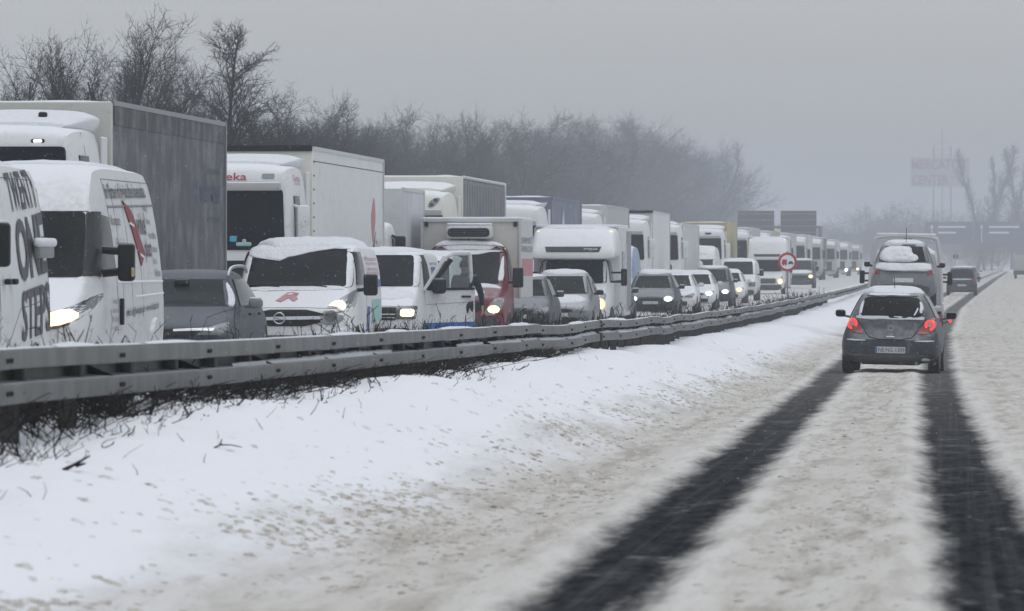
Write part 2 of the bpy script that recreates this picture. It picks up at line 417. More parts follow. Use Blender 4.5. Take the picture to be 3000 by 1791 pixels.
# clods of thrown snow: nobody could count them
def clods():
    r = np.random.RandomState(3); n = 46000; ring = 5
    Y = 19 + 90 * r.rand(n) ** 2.0; k = r.rand(n)
    X = np.where(k < .70, -3.0 + r.randn(n) * .42, np.where(k < .82, trk_c(Y) + r.randn(n) * .30, np.where(k < .90, 1.1 + r.rand(n) * 2.5, -3.3 - np.abs(r.randn(n)) * .9)))
    keep = (X > -4.9) & (edge_in(X, Y) < -.12) & (r.rand(n) < np.clip((fbm(X * 1.2, Y * .35, 77) - .28) * 2.2, .05, 1) * np.where(X < -3.5, np.clip((X + 5.2) * .3, .06, .5), .85)); X = X[keep]; Y = Y[keep]; n = len(X)
    a = (.009 + .026 * r.rand(n) ** 2.6) * np.where(r.rand(n) < .004, 1.5, 1); h = a * (.28 + .42 * r.rand(n)); z0 = ground_z(X, Y) - .006
    V = np.zeros((n, 2 * ring + 1, 3)); ph = r.rand(n) * 6
    for j, (rr_, hh) in enumerate(((1.2, -.2), (.66, .72))):
        for q in range(ring):
            an = ph + q * 2 * math.pi / ring + j * .5; w = rr_ * a * (.45 + 1.1 * r.rand(n))
            V[:, j * ring + q] = np.stack([X + np.cos(an) * w, Y + np.sin(an) * w * 1.6, z0 + h * hh * (.7 + .6 * r.rand(n))], -1)
    V[:, -1] = np.stack([X, Y, z0 + h], -1); Q = []
    for q in range(ring):
        A = q; B = (q + 1) % ring; Q += [(A, B, B + ring), (A, B + ring, A + ring), (ring + A, ring + B, 2 * ring)]
    Q = (np.array(Q)[None] + (np.arange(n) * (2 * ring + 1))[:, None, None]).reshape(-1, 3)
    o = link('snow_clods', np_mesh('snow_clods', V.reshape(-1, 3), Q, M['clod'])); tag(o, 'dirty clods of thrown snow strewn beside the wheel tracks', 'snow', kind='stuff')
def clod_mat():
    m, nt, b = mat_new('dirty_clod'); co = N(nt, 'ShaderNodeTexCoord').outputs['Object']
    n1 = noise(nt, 1, 3, .6, co, (3, 1.2, 3)); sx = N(nt, 'ShaderNodeSeparateXYZ'); nt.links.new(co, sx.inputs[0])
    c = mixc(nt, ramp(nt, n1, .3, .7), (.64, .61, .555), (.43, .395, .34))
    c = mixc(nt, ramp(nt, sx.outputs[0], -4.0, -3.2), (.72, .715, .70), c)
    nt.links.new(c, b.inputs['Base Color']); b.inputs['Roughness'].default_value = .9
    return m
M['clod'] = clod_mat()
clods()

# ------------------------------------------------------------------ crash barrier along the median
XR = -5.14
_RY = np.array([10, 30.6, 38, 45, 55, 63, 69, 71.5, 73, 78, 90, 107, 140, 180, 230, 287, 400, 700])
_RZ = np.array([.90, .86, .80, .747, .685, .640, .595, .562, .548, .530, .47, .39, .30, .26, .255, .27, .38, .65])
def zrail(Y): return np.interp(Y, _RY, _RZ) + .010 * np.sin(Y * .55) * (np.asarray(Y) > 80)
def xrail(Y): return XR + .025 * np.sin(Y * .21) + np.where((np.asarray(Y) > 62) & (np.asarray(Y) < 82), .06 * np.sin((np.asarray(Y) - 62) * .6), 0)
def galv():
    m, nt, b = mat_new('galvanised_steel'); co = N(nt, 'ShaderNodeTexCoord').outputs['Object']
    n1 = ramp(nt, noise(nt, 1, 5, .6, co, (3, 3, 1.2)), .35, .7); n2 = ramp(nt, noise(nt, 1, 4, .7, co, (20, 22, 3)), .4, .75)
    c = mixc(nt, n1, (.10, .103, .10), (.165, .168, .162)); c = mixc(nt, mth(nt, 'MULTIPLY', n2, .6), c, (.075, .075, .073))
    g = N(nt, 'ShaderNodeNewGeometry'); sz = N(nt, 'ShaderNodeSeparateXYZ'); nt.links.new(g.outputs['Normal'], sz.inputs[0])
    c = mixc(nt, ramp(nt, mth(nt, 'ADD', sz.outputs[2], mth(nt, 'MULTIPLY', noise(nt, 6, 4, .6, co), .3)), .75, 1.05, 0, .8), c, SNOWC)
    nt.links.new(c, b.inputs['Base Color']); b.inputs['Roughness'].default_value = .55; b.inputs['Metallic'].default_value = .15
    return m
M['galv'] = galv()
def guardrail():
    root = thing('guardrail', 'grey steel crash barrier with two ridges along the snowy median', 'guardrail', (XR, 30, float(zrail(30)) - .9))
    base = Vector(root.location)
    prof = [(.02, 0), (.074, -.008), (.083, -.03), (.083, -.105), (.076, -.115), (-.10, -.125), (-.10, -.186), (.076, -.196), (.083, -.206), (.083, -.285), (.074, -.303), (.02, -.312)]
    prof = prof + [(p[0] - .006, p[1] * .985 - .002) for p in prof[::-1]]
    n = len(prof); y = 14.0; k = 0
    bolt = MB().lathe([(.016, 0), (.016, .012), (.009, .018)], 8, 'x').mesh('bolt', M['black'])
    post = MB().box(-.05, -.042, -.05, .05, 0, 1).box(-.045, .045, -.05, -.042, 0, 1).box(-.045, .045, .042, .05, 0, 1).mesh('post', M['darkpost'], 0)
    spacer = MB().rbox(-.07, .0, -.06, .06, -.24, -.06, .01, 1).mesh('spacer', M['darkpost'], 0)
    while y < 640:
        step = 4.0 if y < 300 else 20.0
        ys = np.linspace(y, y + step - .006, 5 if y < 160 else 3); v = []
        dent = rng.uniform(-.008, .008) if y > 55 else rng.uniform(-.003, .003)
        for yy in ys:
            x0 = float(xrail(yy)); z0 = float(zrail(yy)) + dent
            v += [(x0 + p[0] - base.x, yy - base.y, z0 + p[1] - base.z) for p in prof]
        f = []
        for i in range(len(ys) - 1):
            for j in range(n): f.append([i * n + j, i * n + (j + 1) % n, (i + 1) * n + (j + 1) % n, (i + 1) * n + j])
        f.append(list(range(n))); f.append([(len(ys) - 1) * n + j for j in range(n)][::-1])
        ob = link('rail_beam', mesh_from('rail_beam', v, f, M['galv'], 30), root)
        if y < 150:
            for dz in (-.068, -.245):
                for dy in (-.055, .055):
                    yy = y + .16 + dy
                    link('bolt', bolt, ob, (float(xrail(yy)) + .083 - base.x, yy - base.y, float(zrail(yy)) + dent + dz - base.z))
        y += step
    for i in range(90):
        yy = 15.2 + 2 * i
        zt = float(zrail(yy)) - .03; x0 = float(xrail(yy)) - .09; zb = float(ground_z(np.array(x0), np.array(yy))) - .2
        p = link('post', post, root, (x0 - base.x, yy - base.y, zb - base.z)); p.scale = (1, 1, zt - zb)
        if yy < 110: link('spacer', spacer, root, (x0 + .09 - base.x, yy - base.y, zt + .03 - base.z))
    # snow lying on the lower ridge
    ys = np.arange(40, 240, .12); v = []; f = []
    for i, yy in enumerate(ys):
        t = max(0., float(fbm(yy * .35, 2.2, 61)) * 1.7 - .55) * min(1, (yy - 38) / 16.0) * (1.0 if yy < 90 else .8); t = min(t, .8)
        x0 = float(xrail(yy)) - base.x; z0 = float(zrail(yy)) - base.z; jz = .5 + float(vnoise(yy * 5, .3, 9))
        w = .074 * t; hh = .05 * t * jz
        v += [(x0 + .004, yy - base.y, z0 - .178), (x0 + .012, yy - base.y, z0 - .172 + hh), (x0 + .012 + w * .6, yy - base.y, z0 - .184 + hh * .75), (x0 + .014 + w, yy - base.y, z0 - .196)]
        if i:
            a = 4 * (i - 1); b = 4 * i
            if t > .02: f += [[a + j, a + j + 1, b + j + 1, b + j] for j in range(3)]
    for yy, ln, h in ((32.6, 1.5, .016), (36.5, 2.4, .012), (47.5, 2.6, .014), (52.0, 1.8, .018), (58.0, 3.4, .02), (66.0, 4.0, .03), (76.0, 3.6, .03), (86.0, 4.2, .035)):
        mb = MB(); cs = []
        for i in range(9):
            t = i / 8; y2 = yy + ln * (t - .5); q = math.sin(math.pi * t) ** .6 * (.7 + .6 * rng.random()); x0 = float(xrail(y2)) - base.x; z0 = float(zrail(y2)) - base.z
            cs.append([(x0 + .015, y2 - base.y, z0 - .004), (x0 + .025, y2 - base.y, z0 + h * q), (x0 + .055, y2 - base.y, z0 + h * q * .9), (x0 + .078, y2 - base.y, z0 - .008)])
        mb.add([p for c in cs for p in c], [[4 * i + j, 4 * i + j + 1, 4 * i + j + 5, 4 * i + j + 4] for i in range(8) for j in range(3)]).build('snow_cap', M['snow'], root, 180)
    sn = link('snow_ledge', mesh_from('snow_ledge', v, f, M['snow'], 180), root)
    return root
M['darkpost'] = paint('weathered_post', (.05, .05, .05), rough=.7, dirt=.4, dust=.5)
guardrail()

# ------------------------------------------------------------------ twigs, scrub and trees
def sticks_mesh(name, segs, mat, sides=3):
    """segs: array (n,8): p0(3), p1(3), r0, r1 -> one mesh of thin tapered tubes."""
    S = np.asarray(segs, float); p0 = S[:, :3]; p1 = S[:, 3:6]; d = p1 - p0
    d /= np.maximum(np.linalg.norm(d, axis=1, keepdims=True), 1e-6)
    ref = np.where(np.abs(d[:, 2:3]) > .9, np.array([[1., 0, 0]]), np.array([[0, 0, 1.]]))
    a = np.cross(d, ref); a /= np.linalg.norm(a, axis=1, keepdims=True); b = np.cross(d, a)
    V = []
    for p, r in ((p0, S[:, 6:7]), (p1, S[:, 7:8])):
        for k in range(sides):
            t = 2 * math.pi * k / sides; V.append(p + (a * math.cos(t) + b * math.sin(t)) * r)
    V = np.stack(V, 1).reshape(-1, 3); n = len(S); o = np.arange(n)[:, None] * (2 * sides); Q = []
    for k in range(sides):
        k2 = (k + 1) % sides; Q.append(np.concatenate([o + k, o + k2, o + sides + k2, o + sides + k], 1))
    return np_mesh(name, V, np.stack(Q, 1).reshape(-1, 4), mat, smooth=False)
def bark(name, c):
    m, nt, b = mat_new(name); co = N(nt, 'ShaderNodeTexCoord').outputs['Object']
    nt.links.new(mixc(nt, noise(nt, 6, 3, .6, co), tuple(x * .6 for x in c), tuple(x * 1.3 for x in c)), b.inputs['Base Color'])
    b.inputs['Roughness'].default_value = .9; b.inputs['Specular IOR Level'].default_value = .1
    return m
M['bark'] = bark('bark', (.030, .028, .027)); M['twig'] = bark('scrub_twig', (.020, .016, .013)); M['twig_pale'] = bark('tree_twig', (.045, .041, .039))

def scrub():
    r = np.random.RandomState(5); segs = []
    nn = 21000; YA = 25 + 215 * r.rand(nn) ** 2.1; XA = -5.34 - 1.3 * r.rand(nn) ** 1.3
    XA = np.where((r.rand(nn) < .17) & (YA < 62), -5.06 + .40 * r.rand(nn) ** 1.5, XA)
    DA = fbm(YA * .35, XA * .4, 71); GA = ground_z(XA, YA) - .05; TA = zrail(YA)
    for X, Y, dens, g, top in zip(XA, YA, DA, GA, TA):
        low = X > -5.12
        if r.rand() > (dens * 2.2 - .35 if Y < 62 else dens * 1.5 - .15): continue
        H = (top - g) * (.35 + .50 * r.rand() ** 1.2) * (.7 + .5 * dens)
        if r.rand() < (.02 + 2 * max(0, dens - .6) if Y < 62 else .18): H += .05 + .22 * r.rand()
        if low: H = .08 + .15 * r.rand()
        rad = (.0026 + .0050 * r.rand() ** 2.5) * (1 + Y / 80)
        p = np.array([X, Y, g]); d = np.array([r.randn() * .28, r.randn() * .55, 1.]); d /= np.linalg.norm(d)
        if low: d = np.array([r.randn(), r.randn() * 1.5, .6]); d /= np.linalg.norm(d)
        n = 3; q = p
        for k in range(n):
            d2 = d + np.array([r.randn() * .10, r.randn() * .2, r.randn() * .06]); d2 /= np.linalg.norm(d2)
            e = q + d2 * H / n; segs.append([*q, *e, rad * (1 - k / n * .7), rad * (1 - (k + 1) / n * .7)])
            if r.rand() < .75:
                s = np.array([r.randn() * .5, r.randn() * .9, .5 + r.rand() * .5]); s /= np.linalg.norm(s)
                ln = H * (.10 + .22 * r.rand()); h = e + s * ln
                segs.append([*e, *h, rad * .6, rad * .35])
                if r.rand() < .5:
                    s2 = s + r.randn(3) * .5; h2 = e + s * ln * .5 + s2 * ln * .5; segs.append([*(e + s * ln * .5), *h2, rad * .45, rad * .25])
            q = e; d = d2
    nn = 4300; YA = 25.5 + 46 * r.rand(nn) ** 1.25; XA = -5.0 - 1.3 * r.rand(nn) ** 1.3; GA = ground_z(XA, YA); TA = zrail(YA) - .27; DA = fbm(YA * .3, XA, 73)
    for X, Y, g, top, dens in zip(XA, YA, GA, TA, DA):
        if r.rand() > dens * 2.4 - .62: continue
        h = max(.08, top - g) * (.6 + .6 * r.rand()); q = np.array([X, Y, g - .02]); rad = .0028 + .0045 * r.rand() ** 2; d = np.array([r.randn() * .25, r.randn() * 1.1, h])
        m = q + d * .5 + r.randn(3) * [.02, .05, .01]; segs.append([*q, *m, rad, rad * .8]); e = q + np.array([d[0], d[1], h]); segs.append([*m, *e, rad * .8, rad * .45])
        s2 = m + np.array([r.randn() * .06, r.randn() * .2, h * .35]); segs.append([*m, *s2, rad * .6, rad * .35])
    o = link('median_scrub', sticks_mesh('median_scrub', segs, M['twig'])); tag(o, 'tangled bare scrub growing through the snow behind the crash barrier', 'scrub', kind='stuff')
    # withered leaves clinging to the lower scrub
    V = []; Q = []
    YA = 26 + 130 * r.rand(11000) ** 1.7; XA = -5.3 - 1.7 * r.rand(11000); DA = fbm(YA * .35, XA * .4, 71); GA = ground_z(XA, YA); TA = zrail(YA)
    for X, Y, dens, g, top in zip(XA, YA, DA, GA, TA):
        if dens < .44 and Y < 62: continue
        z = g + .06 + (top - g - (.36 if Y < 60 else .22)) * r.rand() ** .7
        s = .022 + .026 * r.rand(); a = r.randn(3); a /= np.linalg.norm(a); b = np.cross(a, r.randn(3)); b /= np.linalg.norm(b)
        c = np.array([X, Y, z]); i = len(V); V += [c - a * s, c + b * s * .45, c + a * s, c - b * s * .45]; Q.append((i, i + 1, i + 2, i + 3))
    o = link('withered_leaves', np_mesh('withered_leaves', np.array(V), np.array(Q), M['leafbrown'], False)); tag(o, 'withered brown leaves clinging to the median scrub', 'leaves', kind='stuff')
M['leafbrown'] = bark('withered_leaf', (.022, .015, .010))
scrub()

def stalks():
    r = np.random.RandomState(14); segs = []
    for _ in range(80):
        Y = 25.5 + 45 * r.rand() ** 1.5; X = -4.95 + .9 * r.rand() ** 2; g = float(ground_z(np.array(X), np.array(Y))) - .02; h = .03 + .07 * r.rand()
        d = np.array([r.randn() * .05, r.randn() * .12, h]); q = np.array([X, Y, g]); rad = .0018 + .002 * r.rand(); m = q + d * .6; segs.append([*q, *m, rad, rad * .8]); e = m + d * .5 + r.randn(3) * [.02, .04, .01]; segs.append([*m, *e, rad * .8, rad * .4])
    o = link('dead_stalks', sticks_mesh('dead_stalks', segs, M['straw'])); tag(o, 'thin dead stalks poking out of the clean snow bank', 'stalks', kind='stuff')
M['straw'] = bark('straw', (.10, .085, .065))
stalks()
def twig_thing(px, py, Y, pts, label, r=.008, name='fallen_twig'):
    p = pix(px, py, Y); p.z = float(ground_z(np.array(p.x), np.array(p.y)))
    mb = MB()
    for chain in pts:
        mb.tube([(a, b, c) for a, b, c in chain], [r * (1 - .6 * i / max(1, len(chain) - 1)) for i in range(len(chain))], 6)
    o = mb.build(name, M['twig'], None, 40, p); tag(o, label, 'twig')
twig_thing(225, 1447, 28.3, [[(-.05, -.1, .01), (-.01, 0, .035), (.05, .1, .075)], [(0, 0, .03), (.02, .15, .035)]], 'dark bark sliver sticking up from the clean snow alone', .011, 'bark_sliver')
twig_thing(655, 1337, 32.5, [[(-.06, -.1, .0), (-.02, 0, .025), (.03, .1, .022), (.08, .2, .006)], [(-.02, 0, .025), (-.012, .02, .06)]], 'forked bare twig lying on the snow near the crumbled drift', .006)
twig_thing(985, 1165, 45, [[(-.16, -.3, .09), (-.05, 0, .05), (.06, .2, .0)], [(-.1, -.1, .07), (-.04, 0, .07), (.12, .3, .02)]], 'broken branch poking out of snow under the barrier middle', .009)
twig_thing(540, 1215, 36, [[(-.04, -.05, .08), (0, 0, .03), (.04, .1, .0)]], 'short pale stalk leaning in snow below the barrier', .005)
twig_thing(1560, 1052, 72, [[(-.14, -.3, .12), (-.05, 0, .09), (.04, .2, .02), (.09, .4, -.02)], [(-.05, 0, .09), (-.12, .1, .05)]], 'hooked branch on the drift where the barrier is dented', .009)

def tree_segs(seed, H, kind):
    """Returns (limb segments, twig segments) of one bare tree growing up from the origin, H metres tall."""
    r = np.random.RandomState(seed); limbs = []; twigs = []
    def vec(v): return v / math.sqrt(v[0] * v[0] + v[1] * v[1] + v[2] * v[2])
    def branch(p, d, ln, rad, lvl, out, up):
        n = (8, 6, 4, 2)[lvl]; pts = []; q = p; dd = d; jit = (.04, .10, .17, .22)[lvl]
        for k in range(n):
            dd = dd + r.randn(3) * jit; dd[2] += up; dd = vec(dd); e = q + dd * (ln / n)
            out.append([*q, *e, rad * (1 - .75 * k / n), rad * (1 - .75 * (k + 1) / n)]); q = e; pts.append((q, dd, 1 - .75 * (k + 1) / n))
        return pts
    def spread(d, ang):
        a = vec(np.cross(d, r.randn(3))); return vec(d * math.cos(ang) + a * math.sin(ang))
    #            stems trunk  radius limbs from  angle       len   up   twigs
    K = {'vase':   (3, .82, .0150, 11, .26, (16, 24), .36, .055, 3),
         'cone':   (1, .90, .0120, 46, .22, (48, 22), .30, .05, 3),
         'round':  (3, .70, .0105, 16, .22, (30, 36), .37, .018, 4),
         'poplar': (1, .97, .0120, 40, .12, (14, 10), .17, .10, 2),
         'bush':   (7, .70, .0060, 6, .15, (18, 38), .45, .03, 2)}[kind]
    for s in range(K[0]):
        multi = K[0] > 1
        base = np.array([r.randn() * .002 * H * multi, r.randn() * .002 * H * multi, -.3])
        d0 = vec(np.array([r.randn() * (.16 if multi else .03), r.randn() * (.16 if multi else .03), 1.]))
        tl = H * K[1] * (1 if s == 0 else .8 + .2 * r.rand()); tr = H * K[2]
        trunk = branch(base, d0, tl, tr, 0, limbs, .015)
        for i in range(K[3]):
            t = K[4] + (1 - K[4]) * (i + r.rand()) / K[3]
            x = t * len(trunk); j = min(int(x), len(trunk) - 1); q, dd, fr = trunk[j]; q0 = trunk[j - 1][0] if j else base
            p = q0 + (q - q0) * min(1., x - j)
            ln = H * K[6] * ((1.06 - .80 * t) if kind == 'cone' else (1.15 - .75 * t)) * (.7 + .55 * r.rand())
            lb = branch(p, spread(dd, R(K[5][0] + K[5][1] * r.rand()) * ((1.2 - .8 * t) if kind == 'cone' else 1)), ln, tr * fr * .46 + .007, 1, limbs, K[7])
            for (q1, d1, f1) in lb[1:]:
                for _ in range(K[8]):
                    b2 = branch(q1, spread(d1, R(22 + 34 * r.rand())), ln * (.20 + .24 * r.rand()) + .06, .012 * f1 + .008, 2, twigs, K[7])
                    for (q2, d2, f2) in b2[1:]:
                        for _ in range(2): branch(q2, spread(d2, R(18 + 40 * r.rand())), ln * (.07 + .10 * r.rand()) + .06, .0078, 3, twigs, K[7] * .7)
    A = np.array(limbs); B = np.array(twigs); k = H / max(A[:, 5].max(), B[:, 5].max())
    for Q in (A, B): Q[:, :6] *= k
    return A, B
TREE = {}
for nm, seed, H, kind in (('vase_a', 11, 10, 'vase'), ('vase_b', 12, 10, 'vase'), ('vase_c', 19, 10, 'vase'), ('cone_a', 13, 10, 'cone'), ('round_a', 14, 10, 'round'), ('round_b', 15, 10, 'round'), ('poplar', 17, 10, 'poplar')):
    a, b = tree_segs(seed, H, kind)
    TREE[nm] = (sticks_mesh('trunk', a, M['bark'], 5), sticks_mesh('crown', b, M['twig_pale'], 3))
def tree(px, X, topy, proto, label, group, wide=1., rz=0., Y=None, name='bare_tree'):
    """A tree whose trunk stands at lateral X where photo column px looks, its top at photo row topy."""
    X *= np.interp(px, [700, 850, 1100, 1500, 2100], [1., 1.3, 1.5, 1.7, 2.0]); d = CAM_R @ Vector(((px - 1500) / F, 0, -1)); Y = Y or X / d.x * d.y
    X = Y * d.x / d.y
    top = pix(px, topy, Y).z; g = float(ground_z(np.array(X), np.array(Y))); s = (top - g) / 10.0
    o = thing(name, label, 'tree', (X, Y, g), group, (0, 0, rz)); o.scale = (s * wide, s * wide, s)
    link('trunk', TREE[proto][0], o); link('crown', TREE[proto][1], o)
    return o
GT = 'bare trees along the far verge'
for a in (
    (170, -24, 110, 'vase_a', 'bare tree at the picture edge, lowest of the tall cluster', 1.0, .3),
    (255, -26, 20, 'vase_b', 'tall vase-shaped bare tree over the nearest lorry cab, first of the cluster', 1.0, 1.2),
    (330, -27, 8, 'vase_c', 'tallest bare tree of the cluster over the nearest lorry', 1.0, 2.5),
    (415, -25, 85, 'vase_b', 'bare tree with spreading top over the grey trailer front', 1.05, 4.1),
    (475, -27, 105, 'round_a', 'bushy bare tree at the cluster end before the sky gap', .8, .7),
    (655, -24, 45, 'cone_a', 'cone-shaped bare tree standing apart from the cluster, with layered branches', 1.3, .4),
    (30, -22, 190, 'round_b', 'small bare tree at the very edge over the lorry cab roof', 1.0, 1.9),
    (800, -23, 225, 'round_a', 'low rounded bare tree right after the cone-shaped tree', 1.1, 3.0),
    (900, -24, 255, 'round_b', 'low bare tree over the front of the white refrigerated trailer', 1.1, .9),
    (1050, -23, 265, 'vase_c', 'bare tree fanning out over the white refrigerated trailer rear', 1.1, 5.0),
    (1130, -26, 305, 'round_a', 'faint bare tree behind the fanning tree over the trailer', 1.1, 2.2),
    (1265, -25, 280, 'vase_b', 'thin airy bare tree over the cream lorry cab', 1.0, 3.9),
    (1375, -24, 300, 'vase_a', 'thin bare tree over the ribbed grey trailer', .95, .2),
    (1330, -22, 385, 'round_b', 'dark dense low tree over the cream lorry trailer', 1.25, .6),
    (1480, -23, 320, 'round_b', 'rounded hazy tree with dense crown, first of the hazy row', 1.15, 4.4),
    (1585, -25, 300, 'round_a', 'tallest hazy tree, twin domed, above the blue trailer', 1.15, 1.1),
    (1690, -24, 340, 'round_b', 'broad hazy tree above the motorhome roof', 1.2, 2.7),
    (1780, -26, 330, 'vase_b', 'hazy tree between broad crowns above the motorhome edge', 1.1, .8),
    (1865, -25, 320, 'round_a', 'pale domed tree standing out above the white lorry behind the motorhome', 1.2, 5.5),
    (1950, -24, 350, 'round_b', 'pale tree next to the domed one, slightly lower', 1.15, 3.4),
    (2030, -24, 385, 'vase_a', 'pale thin tree last but one before the open sky', 1.1, 1.7),
    (2105, -24, 420, 'round_a', 'palest last tree of the row at the open sky', 1.1, .1),
    (95, -25, 100, 'vase_c', 'slender bare tree left of the tall cluster, second from the edge', .9, 4.6),
    (385, -24, 45, 'vase_a', 'dense bare tree right of the tallest one in the cluster', .95, 5.4),
    (590, -25, 190, 'vase_b', 'thin low tree leaning into the cone-shaped tree', .8, 2.0),
    (720, -23, 215, 'round_b', 'low dense tree under the right flank of the cone-shaped tree', .9, 5.1),
): tree(a[0], a[1], a[2], a[3], a[4], GT, a[5], a[6])
for k in range(34):
    px = 960 + 1130 * (k + .5) / 34 + rng.uniform(-14, 14); top = float(np.interp(px, [960, 1250, 1450, 1600, 1850, 2000, 2110], [325, 310, 325, 305, 315, 360, 420])) + rng.uniform(0, 55)
    tree(px, -30 - 6 * rng.random(), top, ('round_a', 'round_b', 'vase_c', 'vase_b')[k % 4], 'hazy bare tree in the close-grown second row behind the lorries', 'close-grown second row of hazy trees', 1.35, rng.uniform(0, 6))
for px, top, lab, wd in ((2862, 415, 'faint broad tree beside the red shopping-centre sign', .55), (2885, 425, 'faint narrow poplar beside the broad faint tree', .4), (2905, 450, 'faint low poplar at the gap above the blue gantry signs', .35),
                     (2962, 440, 'faint slender poplar near the picture edge above blue gantry signs', .33), (2985, 425, 'faint tall poplar at the picture edge over the gantry', .4), (3005, 430, 'faint poplar cut off by the picture edge', .4)):
    tree(px, 0, top, 'poplar', lab, 'faint poplars far ahead', wd * 2.8, px * .7, Y=1350, name='poplar_tree')

def thicket():
    protos = [np.concatenate([np.array(t) for t in tree_segs(s, 5, 'bush')]) for s in (31, 32, 33)]
    r = np.random.RandomState(8); S = []
    for k in range(110):
        px = -60 + 2200 * (k / 110) ** .85 + r.randn() * 14; X = (-20.8 - 5 * r.rand()) * float(np.interp(px, [700, 850, 1100, 1500, 2100], [1., 1.4, 1.7, 1.85, 1.95]))
        d = CAM_R @ Vector(((px - 1500) / F, 0, -1)); Y = X / d.x * d.y
        g = float(ground_z(np.array(X), np.array(Y))); s = (4.9 if px < 700 else 6.2) / 5 * (.62 + .42 * r.rand()) * (1 + .2 * (Y > 250)) * float(np.interp(px, [700, 850, 2100], [1, 1.25, 1.6])); P = protos[k % 3].copy(); a = r.rand() * 6.3; c, q = math.cos(a), math.sin(a)
        keep = r.rand(len(P)) < (.9 if px < 1000 else .6); P = P[keep]
        for o in (0, 3):
            x = P[:, o].copy(); y = P[:, o + 1].copy(); P[:, o] = (x * c - y * q) * s * 1.25 + X; P[:, o + 1] = (x * q + y * c) * s * 1.25 + Y; P[:, o + 2] = P[:, o + 2] * s + g
        P[:, 6:] *= 1.0; S.append(P)
    o = link('thicket', sticks_mesh('thicket', np.concatenate(S), M['twig_pale'])); tag(o, 'dense bare thicket under the trees behind the lorries', 'thicket', kind='stuff')
    S = []
    for k in range(60):
        px = 2330 + 750 * r.rand(); Y = 1250 + 500 * r.rand(); d = CAM_R @ Vector(((px - 1500) / F, 0, -1)); X = Y * d.x / d.y
        g = float(ground_z(np.array(X), np.array(Y))); s = 2.0 + 1.7 * r.rand() ** 2; P = protos[k % 3][::2].copy()
        for o in (0, 3): P[:, o] = P[:, o] * s * 1.5 + X; P[:, o + 1] = P[:, o + 1] * s * 1.5 + Y; P[:, o + 2] = P[:, o + 2] * s + g
        P[:, 6:] *= 2.2; S.append(P)
    o = link('distant_wood', sticks_mesh('distant_wood', np.concatenate(S), M['twig_pale'])); tag(o, 'distant hazy wood closing the view ahead', 'wood', kind='stuff')
thicket()

# ------------------------------------------------------------------ haze
def haze():
    o = MB().box(-1300, 1100, -70, 4000, -2.5, 40).build('haze', None, None, 0)
    m = bpy.data.materials.new('snowy_haze'); m.use_nodes = True; nt = m.node_tree; nt.nodes.clear()
    out = nt.nodes.new('ShaderNodeOutputMaterial'); v = nt.nodes.new('ShaderNodeVolumePrincipled')
    v.inputs['Color'].default_value = (.70, .735, .785, 1); v.inputs['Density'].default_value = HAZE; v.inputs['Anisotropy'].default_value = 0.0
    nt.links.new(v.outputs[0], out.inputs['Volume']); o.data.materials.append(m); o['kind'] = 'stuff'
    o['label'] = 'snow haze filling the air over the motorway'
HAZE = .00082
haze()
# ------------------------------------------------------------------ vehicle kit
def ring_pts(zb, zt, wb, wm, zm, wt, e, it=2):
    half = chaikin([(0, zb), (wb, zb), (wm, zm), (wt, zt - e), (wt * .78, zt - e * .18), (0, zt)], it)
    return half + [(-x, z) for x, z in half[-2:0:-1]]
def loft(stations, it_ring=2, it_len=1, lean=None):
    """Rings across the vehicle at stations along it: (y, zb, zt, wb, wm, zm, wt, e)."""
    st = chaikin(stations, it_len) if it_len else stations
    rings = [[(x, s[0], z) for x, z in ring_pts(*s[1:], it=it_ring)] for s in st]
    n = len(rings[0]); v = [p for r_ in rings for p in r_]; f = []
    for i in range(len(rings) - 1):
        for k in range(n): f.append([i * n + k, i * n + (k + 1) % n, (i + 1) * n + (k + 1) % n, (i + 1) * n + k])
    c0 = len(v); v.append((0, st[0][0], (st[0][1] + st[0][2]) / 2)); c1 = len(v); v.append((0, st[-1][0], (st[-1][1] + st[-1][2]) / 2))
    m = (len(rings) - 1) * n
    for k in range(n): f.append([c0, (k + 1) % n, k]); f.append([c1, m + k, m + (k + 1) % n])
    if lean: v = [(x, y + lean(x, y, z), z) for x, y, z in v]
    return MB().add(v, f)
def scan(poly, nu, nv):
    """Fill a polygon (convex along its first axis) with a regular grid of points."""
    bs = [p[1] for p in poly]; b0, b1 = min(bs), max(bs); eps = (b1 - b0) * 1e-4
    lv = sorted(set([round(b0 + (b1 - b0) * i / nv, 4) for i in range(nv + 1)] + [round(b, 4) for b in bs]))
    rows = []; last = None
    for b in lv:
        if last is not None and b - last < (b1 - b0) * .012 and b < b1: continue
        last = b
        bb = min(max(b, b0 + eps), b1 - eps); xs = []
        for i in range(len(poly)):
            (x0, z0), (x1, z1) = poly[i], poly[(i + 1) % len(poly)]
            if (z0 <= bb < z1) or (z1 <= bb < z0): xs.append(x0 + (x1 - x0) * (bb - z0) / (z1 - z0))
        if len(xs) < 2: continue
        a0, a1 = min(xs), max(xs); rows.append([(a0 + (a1 - a0) * j / nu, b) for j in range(nu + 1)])
    return rows
def rr(x0, z0, x1, z1, r=.05):
    """Rounded rectangle outline."""
    P = []
    for cx, cz, a0 in ((x1 - r, z0 + r, -90), (x1 - r, z1 - r, 0), (x0 + r, z1 - r, 90), (x0 + r, z0 + r, 180)):
        for k in range(4): a = R(a0 + 30 * k); P.append((cx + r * math.cos(a), cz + r * math.sin(a)))
    return P
def corner(poly, r=.05):
    """Polygon with each corner rounded by about r."""
    Q = []; n = len(poly)
    for i in range(n):
        p = Vector(poly[i]); a = Vector(poly[i - 1]) - p; b = Vector(poly[(i + 1) % n]) - p
        ka = min(r, a.length * .4); kb = min(r, b.length * .4); a = p + a.normalized() * ka; b = p + b.normalized() * kb
        Q += [tuple(a), tuple((a + b) * .25 + p * .5), tuple(b)]
    return Q
